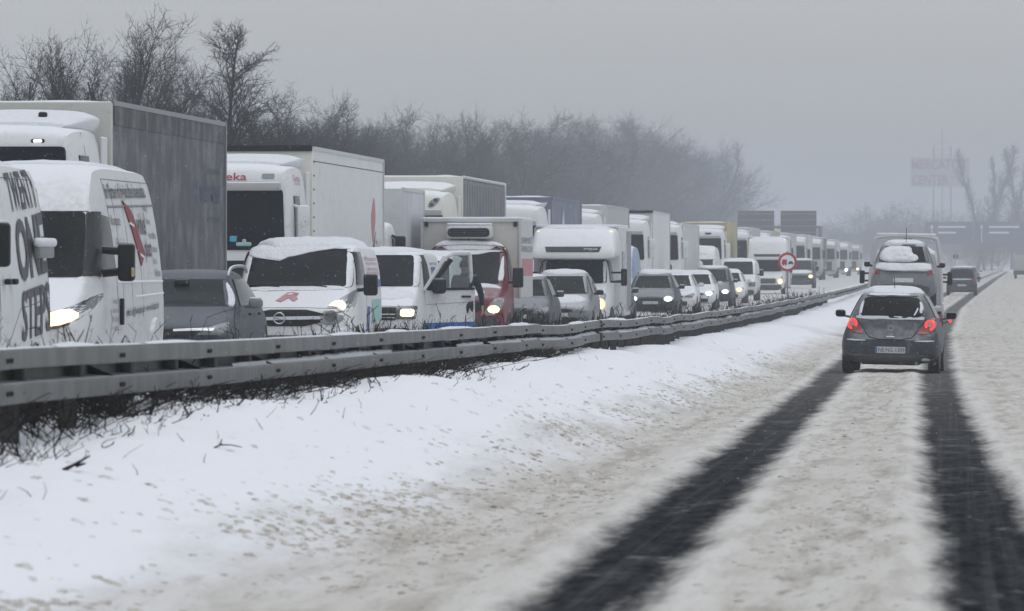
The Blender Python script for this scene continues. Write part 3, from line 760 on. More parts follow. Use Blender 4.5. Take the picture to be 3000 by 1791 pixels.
def flip(poly): return [(-x, z) for x, z in poly]
_TXT = {}
def text_geo(s, bold=0.):
    if (s, bold) not in _TXT:
        cu = bpy.data.curves.new('t', 'FONT'); cu.body = s; cu.size = 1; cu.offset = bold; cu.resolution_u = 3
        ob = bpy.data.objects.new('t', cu); me = bpy.data.meshes.new_from_object(ob)
        v = np.array([p.co[:2] for p in me.vertices]); f = [list(p.vertices) for p in me.polygons]
        v = (v - v.min(0)) / (v.max(0) - v.min(0)); _TXT[(s, bold)] = (v, f)
        bpy.data.objects.remove(ob); bpy.data.curves.remove(cu); bpy.data.meshes.remove(me)
    return _TXT[(s, bold)]

def islands(n, faces):
    p = list(range(n))
    def root(i):
        while p[i] != i: p[i] = p[p[i]]; i = p[i]
        return i
    for q in faces:
        for k in q[1:]: p[root(k)] = root(q[0])
    g = {}
    for q in faces: g.setdefault(root(q[0]), []).append(q)
    return list(g.values())
def letters(name, V, f, mat, parent, body, big):
    """Large lettering: each letter its own part; small print: one part."""
    if not big:
        o = link(name, mesh_from(name, V, f, mat, 0), parent); o['kind'] = 'stuff'; return o
    for isl in islands(len(V), f):
        ids = sorted({i for q in isl for i in q}); ix = {a: b for b, a in enumerate(ids)}
        link('letter', mesh_from('letter', [V[i] for i in ids], [[ix[i] for i in q] for q in isl], mat, 0), parent)

class Veh:
    def __init__(s, name, label, cat, X, Y, group=None, z=None, rot=(0, 0, 0)):
        s.z0 = float(zopp(Y)) if z is None else z
        if X < -5: X -= float(np.interp(Y, [50, 110, 180, 300], [.065, .055, .03, 0]))
        s.X, s.Y = X, Y
        s.root = thing(name, label, cat, (X, Y, s.z0), group, rot); s.bvh = None
    def body(s, mb, mat, name='body', parent=None, smooth=38):
        o = mb.build(name, mat, parent or s.root, smooth)
        s.bvh = BVHTree.FromPolygons([Vector(v) for v in mb.v], mb.f); s.cur = o
        return o
    def hit(s, a, b, side):
        if side == 'f': o, d = Vector((a, -9, b)), Vector((0, 1, 0))
        elif side == 'b': o, d = Vector((a, 40, b)), Vector((0, -1, 0))
        elif side == 'r': o, d = Vector((9, a, b)), Vector((-1, 0, 0))
        elif side == 'l': o, d = Vector((-9, a, b)), Vector((1, 0, 0))
        else: o, d = Vector((a, b, 9)), Vector((0, 0, -1))
        h = s.bvh.ray_cast(o, d)
        k = 0
        while h[0] is None and k < 14 and side in 'fbt': k += 1; h = s.bvh.ray_cast(Vector((o.x * (1 - .012 * k), o.y, o.z)), d)
        if h[0] is None:
            q = {'f': Vector((a, 0, b)), 'b': Vector((a, 9, b)), 'r': Vector((1.5, a, b)), 'l': Vector((-1.5, a, b)), 't': Vector((a, b, 3))}[side]
            n = s.bvh.find_nearest(q); p = Vector(n[0])
            return p, -d
        return Vector(h[0]), -d
    def patch(s, name, poly, mat, side='f', off=.014, nu=8, nv=6, parent=None, puff=None, jag=0., seed=0):
        """A piece lying on the body: poly is (x,z) from the front/back, (y,z) from the sides, (x,y) from above."""
        ext = max(max(p[k] for p in poly) - min(p[k] for p in poly) for k in (0, 1))
        if ext > .35: nu = max(nu, 9); nv = max(nv, 8); off = max(off, .014)
        rows = scan(poly, nu, nv); V = []; m = len(rows); k = nu + 1; f = []
        for i, row in enumerate(rows):
            for j, (a, b) in enumerate(row):
                if jag:
                    b += jag * (float(vnoise(a * 6 + seed, i * .3, 5 + seed)) - .5) * 2 * (1 if i in (0,) else .4)
                p, d = s.hit(a, b, side); t = off
                if puff:
                    e = min(min(i, m - 1 - i) / max(1, m * .22), min(j, nu - j) / max(1, nu * .16), 1.)
                    t = .004 + puff * math.sqrt(e) * (.55 + .7 * float(fbm(a * 3 + seed, b * 3, 3 + seed)) + .45 * (float(fbm(a * 13, b * 13 + seed, 9)) - .4))
                V.append(p + d * t)
        for i in range(m - 1):
            for j in range(nu): f.append([i * k + j, i * k + j + 1, (i + 1) * k + j + 1, (i + 1) * k + j])
        edge = [j for j in range(k)] + [i * k + nu for i in range(1, m)] + [(m - 1) * k + j for j in range(nu - 1, -1, -1)] + [i * k for i in range(m - 2, 0, -1)]
        n0 = len(V); dd = s.hit(rows[m // 2][nu // 2][0], rows[m // 2][nu // 2][1], side)[1]
        for q in edge: V.append(V[q] - dd * (off + .012))
        for q in range(len(edge)): q2 = (q + 1) % len(edge); f.append([edge[q], edge[q2], n0 + q2, n0 + q])
        return MB().add(V, f).build(name, mat, parent or s.cur, 180 if puff else 30)
    def pair(s, name, poly, mat, **kw):
        return [s.patch(name, poly, mat, **kw), s.patch(name, flip(poly), mat, **kw)]
    def sides(s, name, poly, mat, **kw):
        kw.setdefault('off', .02)
        return [s.patch(name, poly, mat, side='r', **kw), s.patch(name, poly, mat, side='l', **kw)]
    def text(s, body, a0, a1, b0, b1, mat, side='f', off=.012, shear=0., parent=None, name='lettering', bold=0., slant=0.):
        v, f = text_geo(body, bold); V = []
        for x, z in v:
            a = a0 + (a1 - a0) * (x + shear * z); b = b0 + (b1 - b0) * z + slant * (x - .5)
            if side in 'rl': a2 = a
            p, d = s.hit(a, b, side); V.append(p + d * off)
        return letters(name, V, f, mat, parent or s.cur, body, max(abs(a1 - a0) / max(1, len(body)) * (.12 if side in 'rl' else 1), 0) > .03)
    def seam(s, pts, side='r', w=.012, name='seam', mat=None, parent=None):
        V = []
        pts = [(a + (c - a) * t / 6, b + (d - b) * t / 6) for (a, b), (c, d) in zip(pts[:-1], pts[1:]) for t in range(6)] + [pts[-1]]
        P = [s.hit(a, b, side) for a, b in pts]
        return MB().tube([p + d * .001 for p, d in P], w / 2, 5).build(name, mat or M['ink_soft'], parent or s.cur, 0)

_WHEEL = {}
def wheel(veh, x, y, r=.33, w=.2, inward=None):
    key = (r, w)
    if key not in _WHEEL:
        t = MB().lathe([(r * .62, -w / 2), (r * .92, -w / 2), (r, -w * .38), (r, w * .38), (r * .92, w / 2), (r * .62, w / 2), (r * .60, w * .3), (r * .60, -w * .3)], 28, 'x').mesh('tyre', M['rubber'], 40)
        q = MB().lathe([(r * .60, -w * .32), (r * .62, w * .32)], 20, 'x')
        for k in range(5):
            a = 2 * math.pi * k / 5
            for sx in (-1, 1): q.tube([(sx * w * .36, 0, 0), (sx * w * .34, math.cos(a) * r * .58, math.sin(a) * r * .58)], .03, 6)
        _WHEEL[key] = (t, q.mesh('rim', M['rim'], 40))
    o = bpy.data.objects.new('wheel', None); col.objects.link(o); o.parent = veh.root; o.location = (x, y, r)
    link('tyre', _WHEEL[key][0], o); link('rim', _WHEEL[key][1], o)
    return o
def mirror(veh, x, y, z, w=.2, h=.3, d=.14, arm=.12, mat=None, side=1, snow=True, cap=None):
    mb = MB().rbox(x, x + side * w, y, y + d, z - h / 2, z + h / 2, .045, 3) if side > 0 else MB().rbox(x - w, x, y, y + d, z - h / 2, z + h / 2, .045, 3)
    mb.tube([(x - side * arm, y + .1, z - h * .25), (x + side * .03, y + .08, z - h * .22)], .03, 8)
    o = mb.build('mirror', mat or M['black'], veh.root, 40)
    if cap: MB().rbox(*( (x + .01, x + w - .01) if side > 0 else (x - w + .01, x - .01)), y - .006, y + d * .6, z - h * .05, z + h / 2 + .004, .04, 2).build('mirror_cap', cap, o, 40)
    if snow:
        x0, x1 = (x + .02, x + w - .02) if side > 0 else (x - w + .02, x - .02)
        MB().rbox(x0, x1, y + .01, y + d - .01, z + h / 2 - .006, z + h / 2 + .022, .012, 2).build('snow_cap', M['snow'], o, 60)
    return o

def van(name, label, cat, X, Y, W, L, H, mat, cowl=(1.0, 1.18), nose=.92, roof_y=1.62, roof_w=.84, belt=1.05, group=None, wz=.62, glass=None, detail=2, snow=.05, z=None, taper=0.):
    """One-box van facing the viewer. cowl = (y, z) of the windscreen foot; roof_y = where the windscreen meets the roof."""
    v = Veh(name, label, cat, X, Y, group, z); w = W / 2; cy, cz = cowl; zr = roof_y
    st = [(0, .34, nose - .22, w * .72, w * .84, .58, w * .74, .05), (.05, .28, nose - .06, w * .84, w * .93, .6, w * .80, .06), (.16, .24, nose, w * .9, w * .97, .62, w * .84, .06),
          (cy * .62, .22, (nose + cz) / 2 + .03, w * .93, w * .995, .7, w * .87, .07), (cy, .22, cz, w * .94, w, .8, w * .89, .07),
          (cy + (zr - cy) * .5, .22, cz + (H - .10 - cz) * .56, w * .94, w, belt, w * (.89 + roof_w) / 2, .07), (zr, .22, H - .10, w * .94, w, belt, w * roof_w, .08),
          (zr + .22, .22, H - .03, w * .94, w, belt, w * roof_w, .10), (zr + .9, .22, H, w * .94, w, belt, w * roof_w, .10), (L * .7, .22, H, w * .94, w, belt, w * roof_w, .10),
          (L - .25, .22, H - .02, w * .94, w * .995, belt, w * roof_w, .10), (L - .06, .26, H - .06, w * .93, w * .98, belt, w * (roof_w - .01), .10), (L, .34, H - .14, w * .9, w * .95, belt, w * (roof_w - .03), .08)]
    v.body(loft(st, 2, 1), mat)
    v.W, v.L, v.H, v.w = W, L, H, w
    v.seam([(-w * .80, nose - .05), (-w * .3, nose - .035), (w * .3, nose - .035), (w * .80, nose - .05)], 'f', .012, 'bonnet_seam', M['ink'])
    for x in (-1, 1):
        wheel(v, x * (w - .12), .95, .34, .22); wheel(v, x * (w - .12), L - 1.05, .34, .22)
    v.patch('bumper', rr(-w * .82, .24, w * .82, .52, .08), M['darkgrey'], off=.02, nu=10, nv=4)
    return v
def car(name, label, X, Y, mat, W=1.76, L=4.3, H=1.48, nose=.72, cowl=(1.15, .95), roof_y=1.95, roof_w=.66, group=None, lamp=None, lamp_l=None, snow_hood=False, snow_roof=.05, glass=None, z=None, mir=None, plate=True, cat='car', name_g=None):
    v = Veh(name, label, cat, X, Y, group, z); w = W / 2; cy, cz = cowl; b = cz - .06
    st = [(0, .30, nose - .16, w * .70, w * .80, .5, w * .68, .05), (.06, .24, nose - .04, w * .84, w * .92, .52, w * .76, .06), (.22, .2, nose + .02, w * .9, w * .97, .56, w * .82, .07),
          (cy * .6, .18, (nose + cz) / 2 + .05, w * .92, w, .62, w * .84, .08), (cy, .18, cz, w * .92, w, .70, w * .86, .08), (cy + (roof_y - cy) * .5, .18, cz + (H - .07 - cz) * .56, w * .92, w, .74, w * (.84 + roof_w) / 2, .07),
          (roof_y, .18, H - .07, w * .92, w, .76, w * roof_w, .07), (roof_y + .35, .18, H - .01, w * .92, w, .78, w * roof_w, .07), (L * .66, .18, H, w * .92, w, .80, w * roof_w, .07), (L * .86, .2, H - .10, w * .92, w * .98, .82, w * (roof_w - .02), .08),
          (L * .95, .24, H - .42, w * .9, w * .95, .80, w * (roof_w + .08), .08), (L, .34, H - .66, w * .82, w * .88, .6, w * .72, .06)]
    v.body(loft(st, 2, 1), mat); v.W, v.L, v.H, v.w = W, L, H, w
    zt = H - .10
    v.patch('windscreen', corner([(-w * .80, cz + .03), (w * .80, cz + .03), (w * (roof_w - .03), zt - .03), (-w * (roof_w - .03), zt - .03)], .07), glass or M['glass'], nu=12, nv=8)
    v.sides('side_window', [(cy + .45, cz + .03), (L * .80, cz + .05), (L * .70, H - .13), (roof_y + .12, H - .14)], M['glass'], nu=10, nv=5)
    hl = [(w * .46, nose - .16), (w * .80, nose - .17), (w * .90, nose - .06), (w * .84, nose + .01), (w * .52, nose - .09)]
    for k, (P, lm) in enumerate(((hl, lamp), (flip(hl), lamp_l or lamp))):
        h = v.patch('headlight', P, M['lens_dark'], off=.012, nu=6, nv=5)
        if lm:
            sg = 1 if k == 0 else -1
            v.patch('lamp_halo', [(sg * w * .66 + .15 * math.cos(a * math.pi / 5), nose - .10 + .095 * math.sin(a * math.pi / 5)) for a in range(10)], M['halo_white'] if lm is M['lamp_white'] else M['halo_warm'], off=.02, nu=5, nv=5, parent=h)  # wider glowing disc added under the lamp as its halo
            v.patch('lamp', [(sg * w * .66 + .095 * math.cos(a * math.pi / 5), nose - .10 + .065 * math.sin(a * math.pi / 5)) for a in range(10)], lm, off=.03, nu=5, nv=5, parent=h)
    v.patch('grille', chaikin([(-w * .42, nose - .18), (w * .42, nose - .18), (w * .44, nose - .08), (-w * .44, nose - .08)], 1, True), M['black'], off=.01)
    v.patch('lower_grille', rr(-w * .6, .26, w * .6, .42, .05), M['black'], off=.012)
    if plate: v.patch('number_plate', rr(-.26, .44, .26, .54, .01), M['lightgrey'], off=.022)
    for sg in (-1, 1):
        wheel(v, sg * (w - .11), .82, .31, .2); wheel(v, sg * (w - .11), L - .8, .31, .2)
        mirror(v, sg * (w - .01), cy + .42, cz + .06, .19, .13, .12, .05, mir or mat, sg)
    if snow_hood: v.patch('hood_snow', chaikin([(-w * .7, .34), (w * .7, .34), (w * .78, cy - .05), (-w * .78, cy - .05)], 2, True), M['snow'], side='t', nu=14, nv=10, puff=.05, seed=int(Y))
    if snow_roof: v.patch('roof_snow', chaikin([(-w * (roof_w - .06), roof_y + .02), (w * (roof_w - .06), roof_y + .02), (w * (roof_w - .04), L * .78), (-w * (roof_w - .04), L * .78)], 2, True), M['snow'], side='t', nu=14, nv=14, puff=snow_roof, seed=int(Y * 3))
    return v

def curtain_mat(name, c):
    m, nt, b = mat_new(name); co = N(nt, 'ShaderNodeTexCoord').outputs['Object']
    n1 = ramp(nt, noise(nt, 1, 5, .65, co, (1, 5, .35)), .35, .7); n2 = ramp(nt, noise(nt, 1, 5, .6, co, (1, 2, 1.6)), .4, .75)
    q = mixc(nt, mth(nt, 'MULTIPLY', n1, .45), c, tuple(x * .62 for x in c)); q = mixc(nt, mth(nt, 'MULTIPLY', n2, .4), q, (.34, .345, .36))
    nt.links.new(q, b.inputs['Base Color']); b.inputs['Roughness'].default_value = .6
    bump(nt, noise(nt, 1, 3, .6, co, (1, 6, .5)), .4, .06, b)
    return m
M['curtain'] = curtain_mat('grey_curtain', (.058, .060, .070)); M['curtain2'] = curtain_mat('ribbed_grey_curtain', (.20, .205, .215))
M['curtain_blue'] = curtain_mat('blue_curtain', (.14, .165, .24)); M['curtain_white'] = curtain_mat('white_curtain', (.62, .63, .66))

def lorry(label, X, Y, cab=None, trailer=None, W=2.5, L=13.6, top=4.0, gap=3.0, detail=2, group='lorries queued in the far lane', roofpaint=None, lamp=None, visor=True, wtop=3.10, wbot=1.95, hood_snow=True, rail=None, front=None, name='lorry', Hc=3.62, defl=True, spread=1.0):
    """Articulated lorry facing the viewer; the cab front stands `gap` metres ahead of the trailer's front wall, which is at Y."""
    cab = cab or M['white']; trailer = trailer or M['white2']
    v = Veh(name, label, 'lorry', X, Y - gap, group); w = W / 2
    cabL = gap - .55
    st = [(0, .42, Hc - .32, w * .84, w * .88, 1.4, w * .80, .12), (.05, .36, Hc - .14, w * .92, w * .955, 1.4, w * .88, .12), (.2, .34, Hc - .05, w * .96, w * .985, 1.4, w * .92, .14), (.6, .34, Hc, w * .98, w, 1.4, w * .95, .16),
          (cabL * .7, .4, Hc + .02, w * .98, w, 1.4, w * .96, .16), (cabL - .05, .4, Hc, w * .98, w, 1.4, w * .96, .16), (cabL, .45, Hc - .05, w * .96, w * .98, 1.4, w * .94, .14)]
    c = v.body(loft(st, 2, 1, lambda x, y, z: .16 * max(0, z - 1.3) / 2 * (1 if y < 1.2 else .0)), cab, 'cab')
    v.patch('windscreen', corner([(-w * .86, wbot), (w * .86, wbot), (w * .82, wtop), (-w * .82, wtop)], .07), M['glass'], off=.03, nu=16, nv=10)
    if detail > 0:
        if visor:
            MB().rbox(-w * .80, w * .80, -.16, .10, wtop - .03, wtop + .13, .04, 2).build('sun_visor', M['grey_panel'] if visor is True else visor, c)
        v.sides('side_window', [(.45, wbot + .05), (1.25, wbot + .05), (1.25, wtop - .12), (.55, wtop - .12)], M['glass'], nu=5, nv=4)
        v.patch('grille', rr(-w * .62, .75, w * .62, 1.75, .08), M['black'], nu=8, nv=6)
        for sg in (1, -1):
            h = v.patch('headlight', [(sg * a, b) for a, b in rr(w * .58, .62, w * .90, .86, .06)], M['lens'], off=.012)
            if lamp: v.patch('lamp', [(sg * w * .74 + (.15 if Y > 400 else .09) * math.cos(a * math.pi / 5), .74 + (.15 if Y > 400 else .09) * math.sin(a * math.pi / 5)) for a in range(10)], lamp, off=.03, nu=5, nv=5, parent=h)  # lamp discs widened far off to stand for their glow
            mb = MB().rbox(*((w + .03, w + .26) if sg > 0 else (-w - .26, -w - .03)), .28, .46, wbot + .05, wbot + .85, .05, 2)
            mb.tube([(sg * w * .95, .5, wbot + .85), (sg * (w + .12), .42, wbot + .80)], .03, 6); mb.tube([(sg * w * .95, .5, wbot + .08), (sg * (w + .12), .42, wbot + .12)], .03, 6)
            mb.build('mirror', M['black'] if cab is not M['white2'] else M['white2'], v.root)
            wheel(v, sg * (w - .2), 1.3, .5, .32)
    if defl:
        dz = top - .12
        st = [(cabL * .30, Hc - .1, Hc + .03, w * .6, w * .78, Hc - .02, w * .62, .03), (cabL * .42, Hc - .12, Hc + .14, w * .7, w * .86, Hc, w * .74, .05), (cabL * .75, Hc - .14, dz - .03, w * .8, w * .92, Hc + .08, w * .86, .08), (cabL - .02, Hc - .16, dz, w * .84, w * .94, Hc + .1, w * .88, .1), (cabL + .12, Hc - .16, dz - .02, w * .84, w * .94, Hc + .1, w * .88, .1)]
        keep = v.bvh, v.cur
        d = v.body(loft(st, 2, 1), roofpaint or M['snow'], 'roof_deflector'); v.bvh, v.cur = keep
        # side fairings behind the cab
        MB().rbox(w - .07, w - .01, cabL - .05, gap - .22, .9, Hc - .15, .02, 1).build('side_fairing', cab, v.root)
        MB().rbox(-w + .01, -w + .07, cabL - .05, gap - .22, .9, Hc - .15, .02, 1).build('side_fairing', cab, v.root)
    g = gap; t = w + .02
    tr = MB().box(-t, t, g, g + L, 1.12, top).build('trailer', trailer, v.root, 0)
    fm = front or M['lightgrey']
    MB().rbox(-t - .004, t + .004, g - .06, g + .10, 1.10, top + .004, .03, 2).build('front_wall', fm, tr)
    rl = rail or M['lightgrey']
    for sg in (-1, 1):
        MB().box(sg * t - .02, sg * t + .02, g + .1, g + L, top - .05, top + .025).build('top_rail', rl, tr, 0)
        MB().box(sg * t - .03, sg * t + .03, g + L - .07, g + L + .03, 1.08, top + .012).build('corner_post', rl, tr, 0)
        MB().box(sg * t - .014, sg * t + .014, g + .1, g + L, 1.04, 1.2).build('side_rail', M['trim'], tr, 0)
    MB().box(-t + .04, t - .04, g + L, g + L + .05, 1.15, top - .03).build('rear_door', M['lightgrey'], tr, 0)
    sn = MB(); nx, ny = 6, 24; V = []; f = []
    for i in range(ny + 1):
        for j in range(nx + 1):
            a = -t + .03 + (2 * t - .06) * j / nx; b = g + .05 + (L - .1) * i / ny; e = min(1, min(i, ny - i, j * 1.5, (nx - j) * 1.5) / 1.0)
            V.append((a, b, top + .006 + .04 * e * (.6 + .8 * float(vnoise(a * 2 + X, b * 1.3 + Y, 3)))))
    for i in range(ny):
        for j in range(nx): q = i * (nx + 1) + j; f.append([q, q + 1, q + nx + 2, q + nx + 1])
    sn.add(V, f).build('roof_snow', M['snow'], tr, 180)
    if detail > 0:
        for k in range(3):
            for sg in (-1, 1): wheel(v, sg * (w - .2), g + L - 4.6 + 1.31 * k, .5, .32)
    v.tr, v.t, v.g, v.cab = tr, t, g, c
    return v
def flat_text(v, body, y0, y1, z0, z1, mat, parent, x=None, bold=0., name='lettering', slant=0.):
    """Lettering on the flat near side of a box body."""
    a, f = text_geo(body, bold); x = v.t + .006 if x is None else x
    return letters(name, [(x, y0 + (y1 - y0) * p[0], z0 + (z1 - z0) * p[1] + slant * p[0]) for p in a], f, mat, parent, body, False)
# ------------------------------------------------------------------ the queue: near lane, nearest first
GV = 'vans queued in the near lane'; GC = 'cars queued in the near lane'
def van_steps():
    v = van('delivery_van', 'white van at the picture edge with big grey TWENTY ONE STEPS lettering', 'van', -10.0, 51.3, 2.0, 5.6, 2.47, M['white2'], cowl=(1.0, 1.25), nose=1.0, roof_y=2.0, group=GV)
    w = v.w
    v.patch('windscreen', corner([(-.86, 1.3), (.86, 1.3), (.78, 2.05), (-.78, 2.05)], .07), M['glass'], nu=10, nv=8)
    v.sides('side_window', [(1.25, 1.32), (2.35, 1.32), (2.35, 2.0), (1.75, 2.0)], M['glass'], nu=6, nv=5)
    v.pair('headlight', chaikin([(.5, .8), (.84, .82), (.92, 1.12), (.72, 1.02)], 1, True), M['lens'])
    v.patch('grille', rr(-.45, .72, .45, .92, .05), M['black'])
    v.text('TWENTY', 3.55, 5.30, 1.98, 2.36, M['ink'], 'r', bold=.02, slant=.07)
    v.text('ONE', 3.60, 5.38, 1.30, 1.92, M['ink'], 'r', bold=.03, slant=.10)
    v.text('STEPS', 3.68, 5.45, .72, 1.22, M['ink'], 'r', bold=.02, slant=.10)
    v.seam([(2.45, .45), (2.45, 2.1), (3.0, 2.28), (5.2, 2.28)], name='door_seam')
    v.seam([(5.46, .5), (5.46, 2.2)], name='rear_seam'); v.seam([(2.7, .55), (3.6, 1.0), (5.4, 1.1)], name='crease')
    MB().rbox(w - .03, w + .035, 4.45, 5.35, 1.50, 1.62, .02, 2).build('door_track', M['trim'], v.root)
    MB().rbox(w - .03, w + .06, 4.4, 5.38, 1.61, 1.70, .035, 3).build('track_snow', M['snow'], v.root, 60)
    for y in (2.62, 3.0): MB().rbox(w - .02, w + .04, y, y + .16, 1.24, 1.30, .02, 2).build('door_handle', M['black'], v.root)
    mirror(v, w + .02, 1.35, 1.62, .22, .42, .16, .14, M['black'], 1); mirror(v, -w - .02, 1.35, 1.62, .22, .42, .16, .14, M['black'], -1)
    v.patch('roof_snow', chaikin([(-.72, 2.0), (.72, 2.0), (.74, 5.45), (-.74, 5.45)], 1, True), M['snow'], side='t', nu=12, nv=20, puff=.05, seed=2)
    return v
van_steps()

def van_winkel():
    v = van('panel_van', 'tall white panel van with red folded logo on its side and lit headlight', 'van', -10.24, 60.3, 2.05, 6.4, 2.64, M['white'], cowl=(1.12, 1.36), nose=1.02, roof_y=2.15, roof_w=.80, belt=1.15, group=GV)
    w = v.w
    v.patch('windscreen', corner([(-.96, 1.36), (.96, 1.36), (.95, 1.5), (.885, 2.08), (-.885, 2.08), (-.95, 1.5)], .07), M['glass'], nu=14, nv=10)
    v.pair('pillar_trim', [(.82, 1.37), (.97, 1.37), (.90, 2.07), (.77, 2.07)], M['blackflat'], off=.013, nu=3, nv=8)
    v.patch('header_band', rr(-.80, 2.03, .80, 2.085, .02), M['blackflat'], off=.014, nu=10, nv=2)
    v.sides('side_window', [(1.42, 1.42), (2.45, 1.42), (2.45, 2.02), (2.0, 2.05)], M['glass'], nu=6, nv=5)
    v.sides('window_trim', [(1.10, 1.38), (1.46, 1.36), (2.04, 2.08), (1.78, 2.08)], M['blackflat'], nu=4, nv=6)
    hl = [(.46, .78), (.80, .82), (.94, .93), (1.0, 1.16), (.985, 1.19), (.80, 1.02), (.46, .96)]
    for sg in (1, -1):
        P = [(sg * a, b) for a, b in chaikin(hl, 1, True)]
        h = v.patch('headlight', P, M['lens_dark'], off=.014, nu=8, nv=7)
        v.patch('lamp', [(sg * a, b) for a, b in chaikin([(.54, .82), (.82, .86), (.92, .95), (.80, 1.03), (.54, .95)], 1, True)], M['lamp_warm'], off=.03, nu=8, nv=6, parent=h)
    v.patch('grille', rr(-.34, .70, .34, .98, .05), M['black'])
    for x, dx in ((-.3, -.5), (.35, -.5)): p = v.hit(x, 1.40, 'f')[0]; q = v.hit(x + dx, 1.46, 'f')[0]; MB().tube([(p.x, p.y - .03, p.z), (q.x, q.y - .03, q.z)], .012, 6).build('wiper', M['black'], v.root)
    T = v.text
    T('Ihr Partner im hygienischen Innenausbau', 2.55, 5.75, 2.20, 2.42, M['ink'], 'r', bold=.02, slant=.05)
    lg = v.patch('logo', [(3.75, 2.22), (4.28, 2.12), (4.90, 1.62), (4.52, 1.48), (4.28, 1.74), (4.12, 1.90), (3.95, 2.02)], M['maroon'], 'r', off=.016, nu=5, nv=9)
    v.patch('logo_notch', [(4.02, 1.955), (4.28, 1.92), (4.28, 1.95), (4.02, 1.985)], M['white_ink'], 'r', off=.022, nu=3, nv=2, parent=lg); v.patch('logo_notch', [(4.5, 1.60), (4.78, 1.56), (4.78, 1.59), (4.5, 1.63)], M['white_ink'], 'r', off=.022, nu=3, nv=2, parent=lg)
    T('winkel', 4.55, 5.28, 1.84, 2.10, M['ink'], 'r', bold=.02); T('plast', 4.98, 5.50, 1.52, 1.80, M['ink'], 'r', bold=.02)
    T('Konzepte', 2.62, 3.30, 1.90, 2.05, M['ink'], 'r'); T('für decken', 2.80, 3.60, 1.64, 1.80, M['ink'], 'r'); T('und wände', 3.0, 3.75, 1.38, 1.52, M['ink_soft'], 'r')
    for s, z, a, b in (('> Beratung', 2.10, 5.30, 5.66), ('> Planung', 1.95, 5.36, 5.70), ('> Innen- und Messebau', 1.80, 5.42, 6.05), ('Produktionsräume', 1.64, 5.50, 6.0), ('Kühl- und', 1.50, 5.55, 5.85), ('Tiefkühlräume', 1.36, 5.58, 6.08)):
        T(s, a, b, z, z + .085, M['ink_soft'], 'r', bold=.01)
    T('eMail: info@winkelplast.de · www.winkelplast.de', 3.15, 5.75, .92, 1.04, M['ink'], 'r', slant=.08, bold=.01)
    for s, z in (('Trennwände', 1.06), ('deckend', .96), ('für Kühl', .86), ('und Hygiene', .76)): T(s, 2.05, 2.5, z, z + .06, M['ink_soft'], 'r')
    for y in (3.0, 3.7, 4.5): v.seam([(y, .9), (y, 2.42)], w=.008, name='panel_seam')
    v.seam([(2.55, .4), (2.55, 2.45), (6.2, 2.45)], name='roof_seam'); v.seam([(2.6, 2.14), (6.2, 2.19)], w=.03, name='waist_line'); v.seam([(2.6, 1.30), (6.25, 1.30)], w=.03, name='crease', mat=M['white_ink']); v.seam([(3.9, 1.13), (6.25, 1.16)], w=.03, name='crease', mat=M['white_ink'])
    MB().rbox(w - .02, w + .02, 2.64, 2.75, .82, 1.12, .015, 2).build('door_handle', M['black'], v.root)
    v.sides('sill_trim', [(3.3, .3), (6.1, .3), (6.1, .52), (3.3, .48)], M['darkgrey'], nu=8, nv=2)
    v.sides('wheel_arch', [(5.35 + .45 * math.cos(a * math.pi / 8), .36 + .52 * math.sin(a * math.pi / 8)) for a in range(9)], M['white'], nu=6, nv=6, off=.05)
    for sg in (1, -1):
        m = mirror(v, sg * (w + .12), 1.50, 1.52, .18, .42, .18, .2, M['black'], sg, snow=False)
        MB().tube([(sg * (w - .06), 1.62, 1.66), (sg * (w + .16), 1.60, 1.64)], .045, 8).build('mirror_arm', M['black'], m)
        MB().tube([(sg * (w - .06), 1.62, 1.40), (sg * (w + .16), 1.60, 1.42)], .045, 8).build('mirror_arm', M['black'], m)
        MB().rbox(*sorted((sg * (w + .27), sg * (w + .305))), 1.50, 1.56, 1.36, 1.46, .01, 1).build('turn_signal', M['lamp_amber'] if False else M['yellow'], m)
    v.patch('roof_snow', chaikin([(-.66, 2.6), (.66, 2.6), (.70, 6.2), (-.70, 6.2)], 1, True), M['snow'], side='t', nu=12, nv=22, puff=.035, seed=5)
    MB().lathe([(.03, 0), (.03, .01)], 10, 'y', (.42, 1.62, 1.72)).build('sticker', M['ink_red'], v.root)
    return v
van_winkel()

def blue_car():
    v = car('crossover_car', 'dark blue-grey crossover with roof rails between the tall van and the pharmacy van', -10.2, 73.5, M['blue_car'], 1.80, 4.4, 1.50, nose=.80, cowl=(1.15, .98), roof_y=1.9, roof_w=.70, group=GC, snow_roof=0, lamp=None, glass=M['glass_light'], mir=M['silver_car'])
    for sg in (1, -1):
        MB().tube(chaikin([(sg * .60, 1.75, 1.40), (sg * .61, 1.85, 1.50), (sg * .62, 2.2, 1.535), (sg * .62, 3.4, 1.54), (sg * .60, 3.7, 1.46)], 2), .022, 8).build('roof_rail', M['trim'], v.root, 60)
        v.seam([(sg * .48, .86), (sg * .62, .93), (sg * .78, .99)], 'f', .012, 'bonnet_seam', M['black'])
    MB().rbox(-.10, .10, 1.55, 1.62, 1.28, 1.36, .02, 2).build('interior_mirror', M['black'], v.root)
    v.patch('pillar_snow', chaikin([(.66, 1.0), (.76, 1.0), (.70, 1.16), (.60, 1.32), (.56, 1.32), (.64, 1.14)], 1, True), M['snow'], nu=4, nv=8, puff=.03, seed=9)
    v.patch('chrome_bar', [(.1, .69), (.62, .70), (.66, .76), (.6, .74), (.1, .72)], M['chrome'], off=.02)
    for s, z in ((1, .30), (-1, .30)): v.patch('daytime_light', [(s * .5, .40), (s * .72, .40), (s * .72, .45), (s * .5, .45)], M['lamp_warm'], off=.02)
    for y in (1.75, 2.75): MB().rbox(.87, .905, y, y + .14, .88, .92, .015, 2).build('door_handle', M['black'], v.root)
    return v
blue_car()

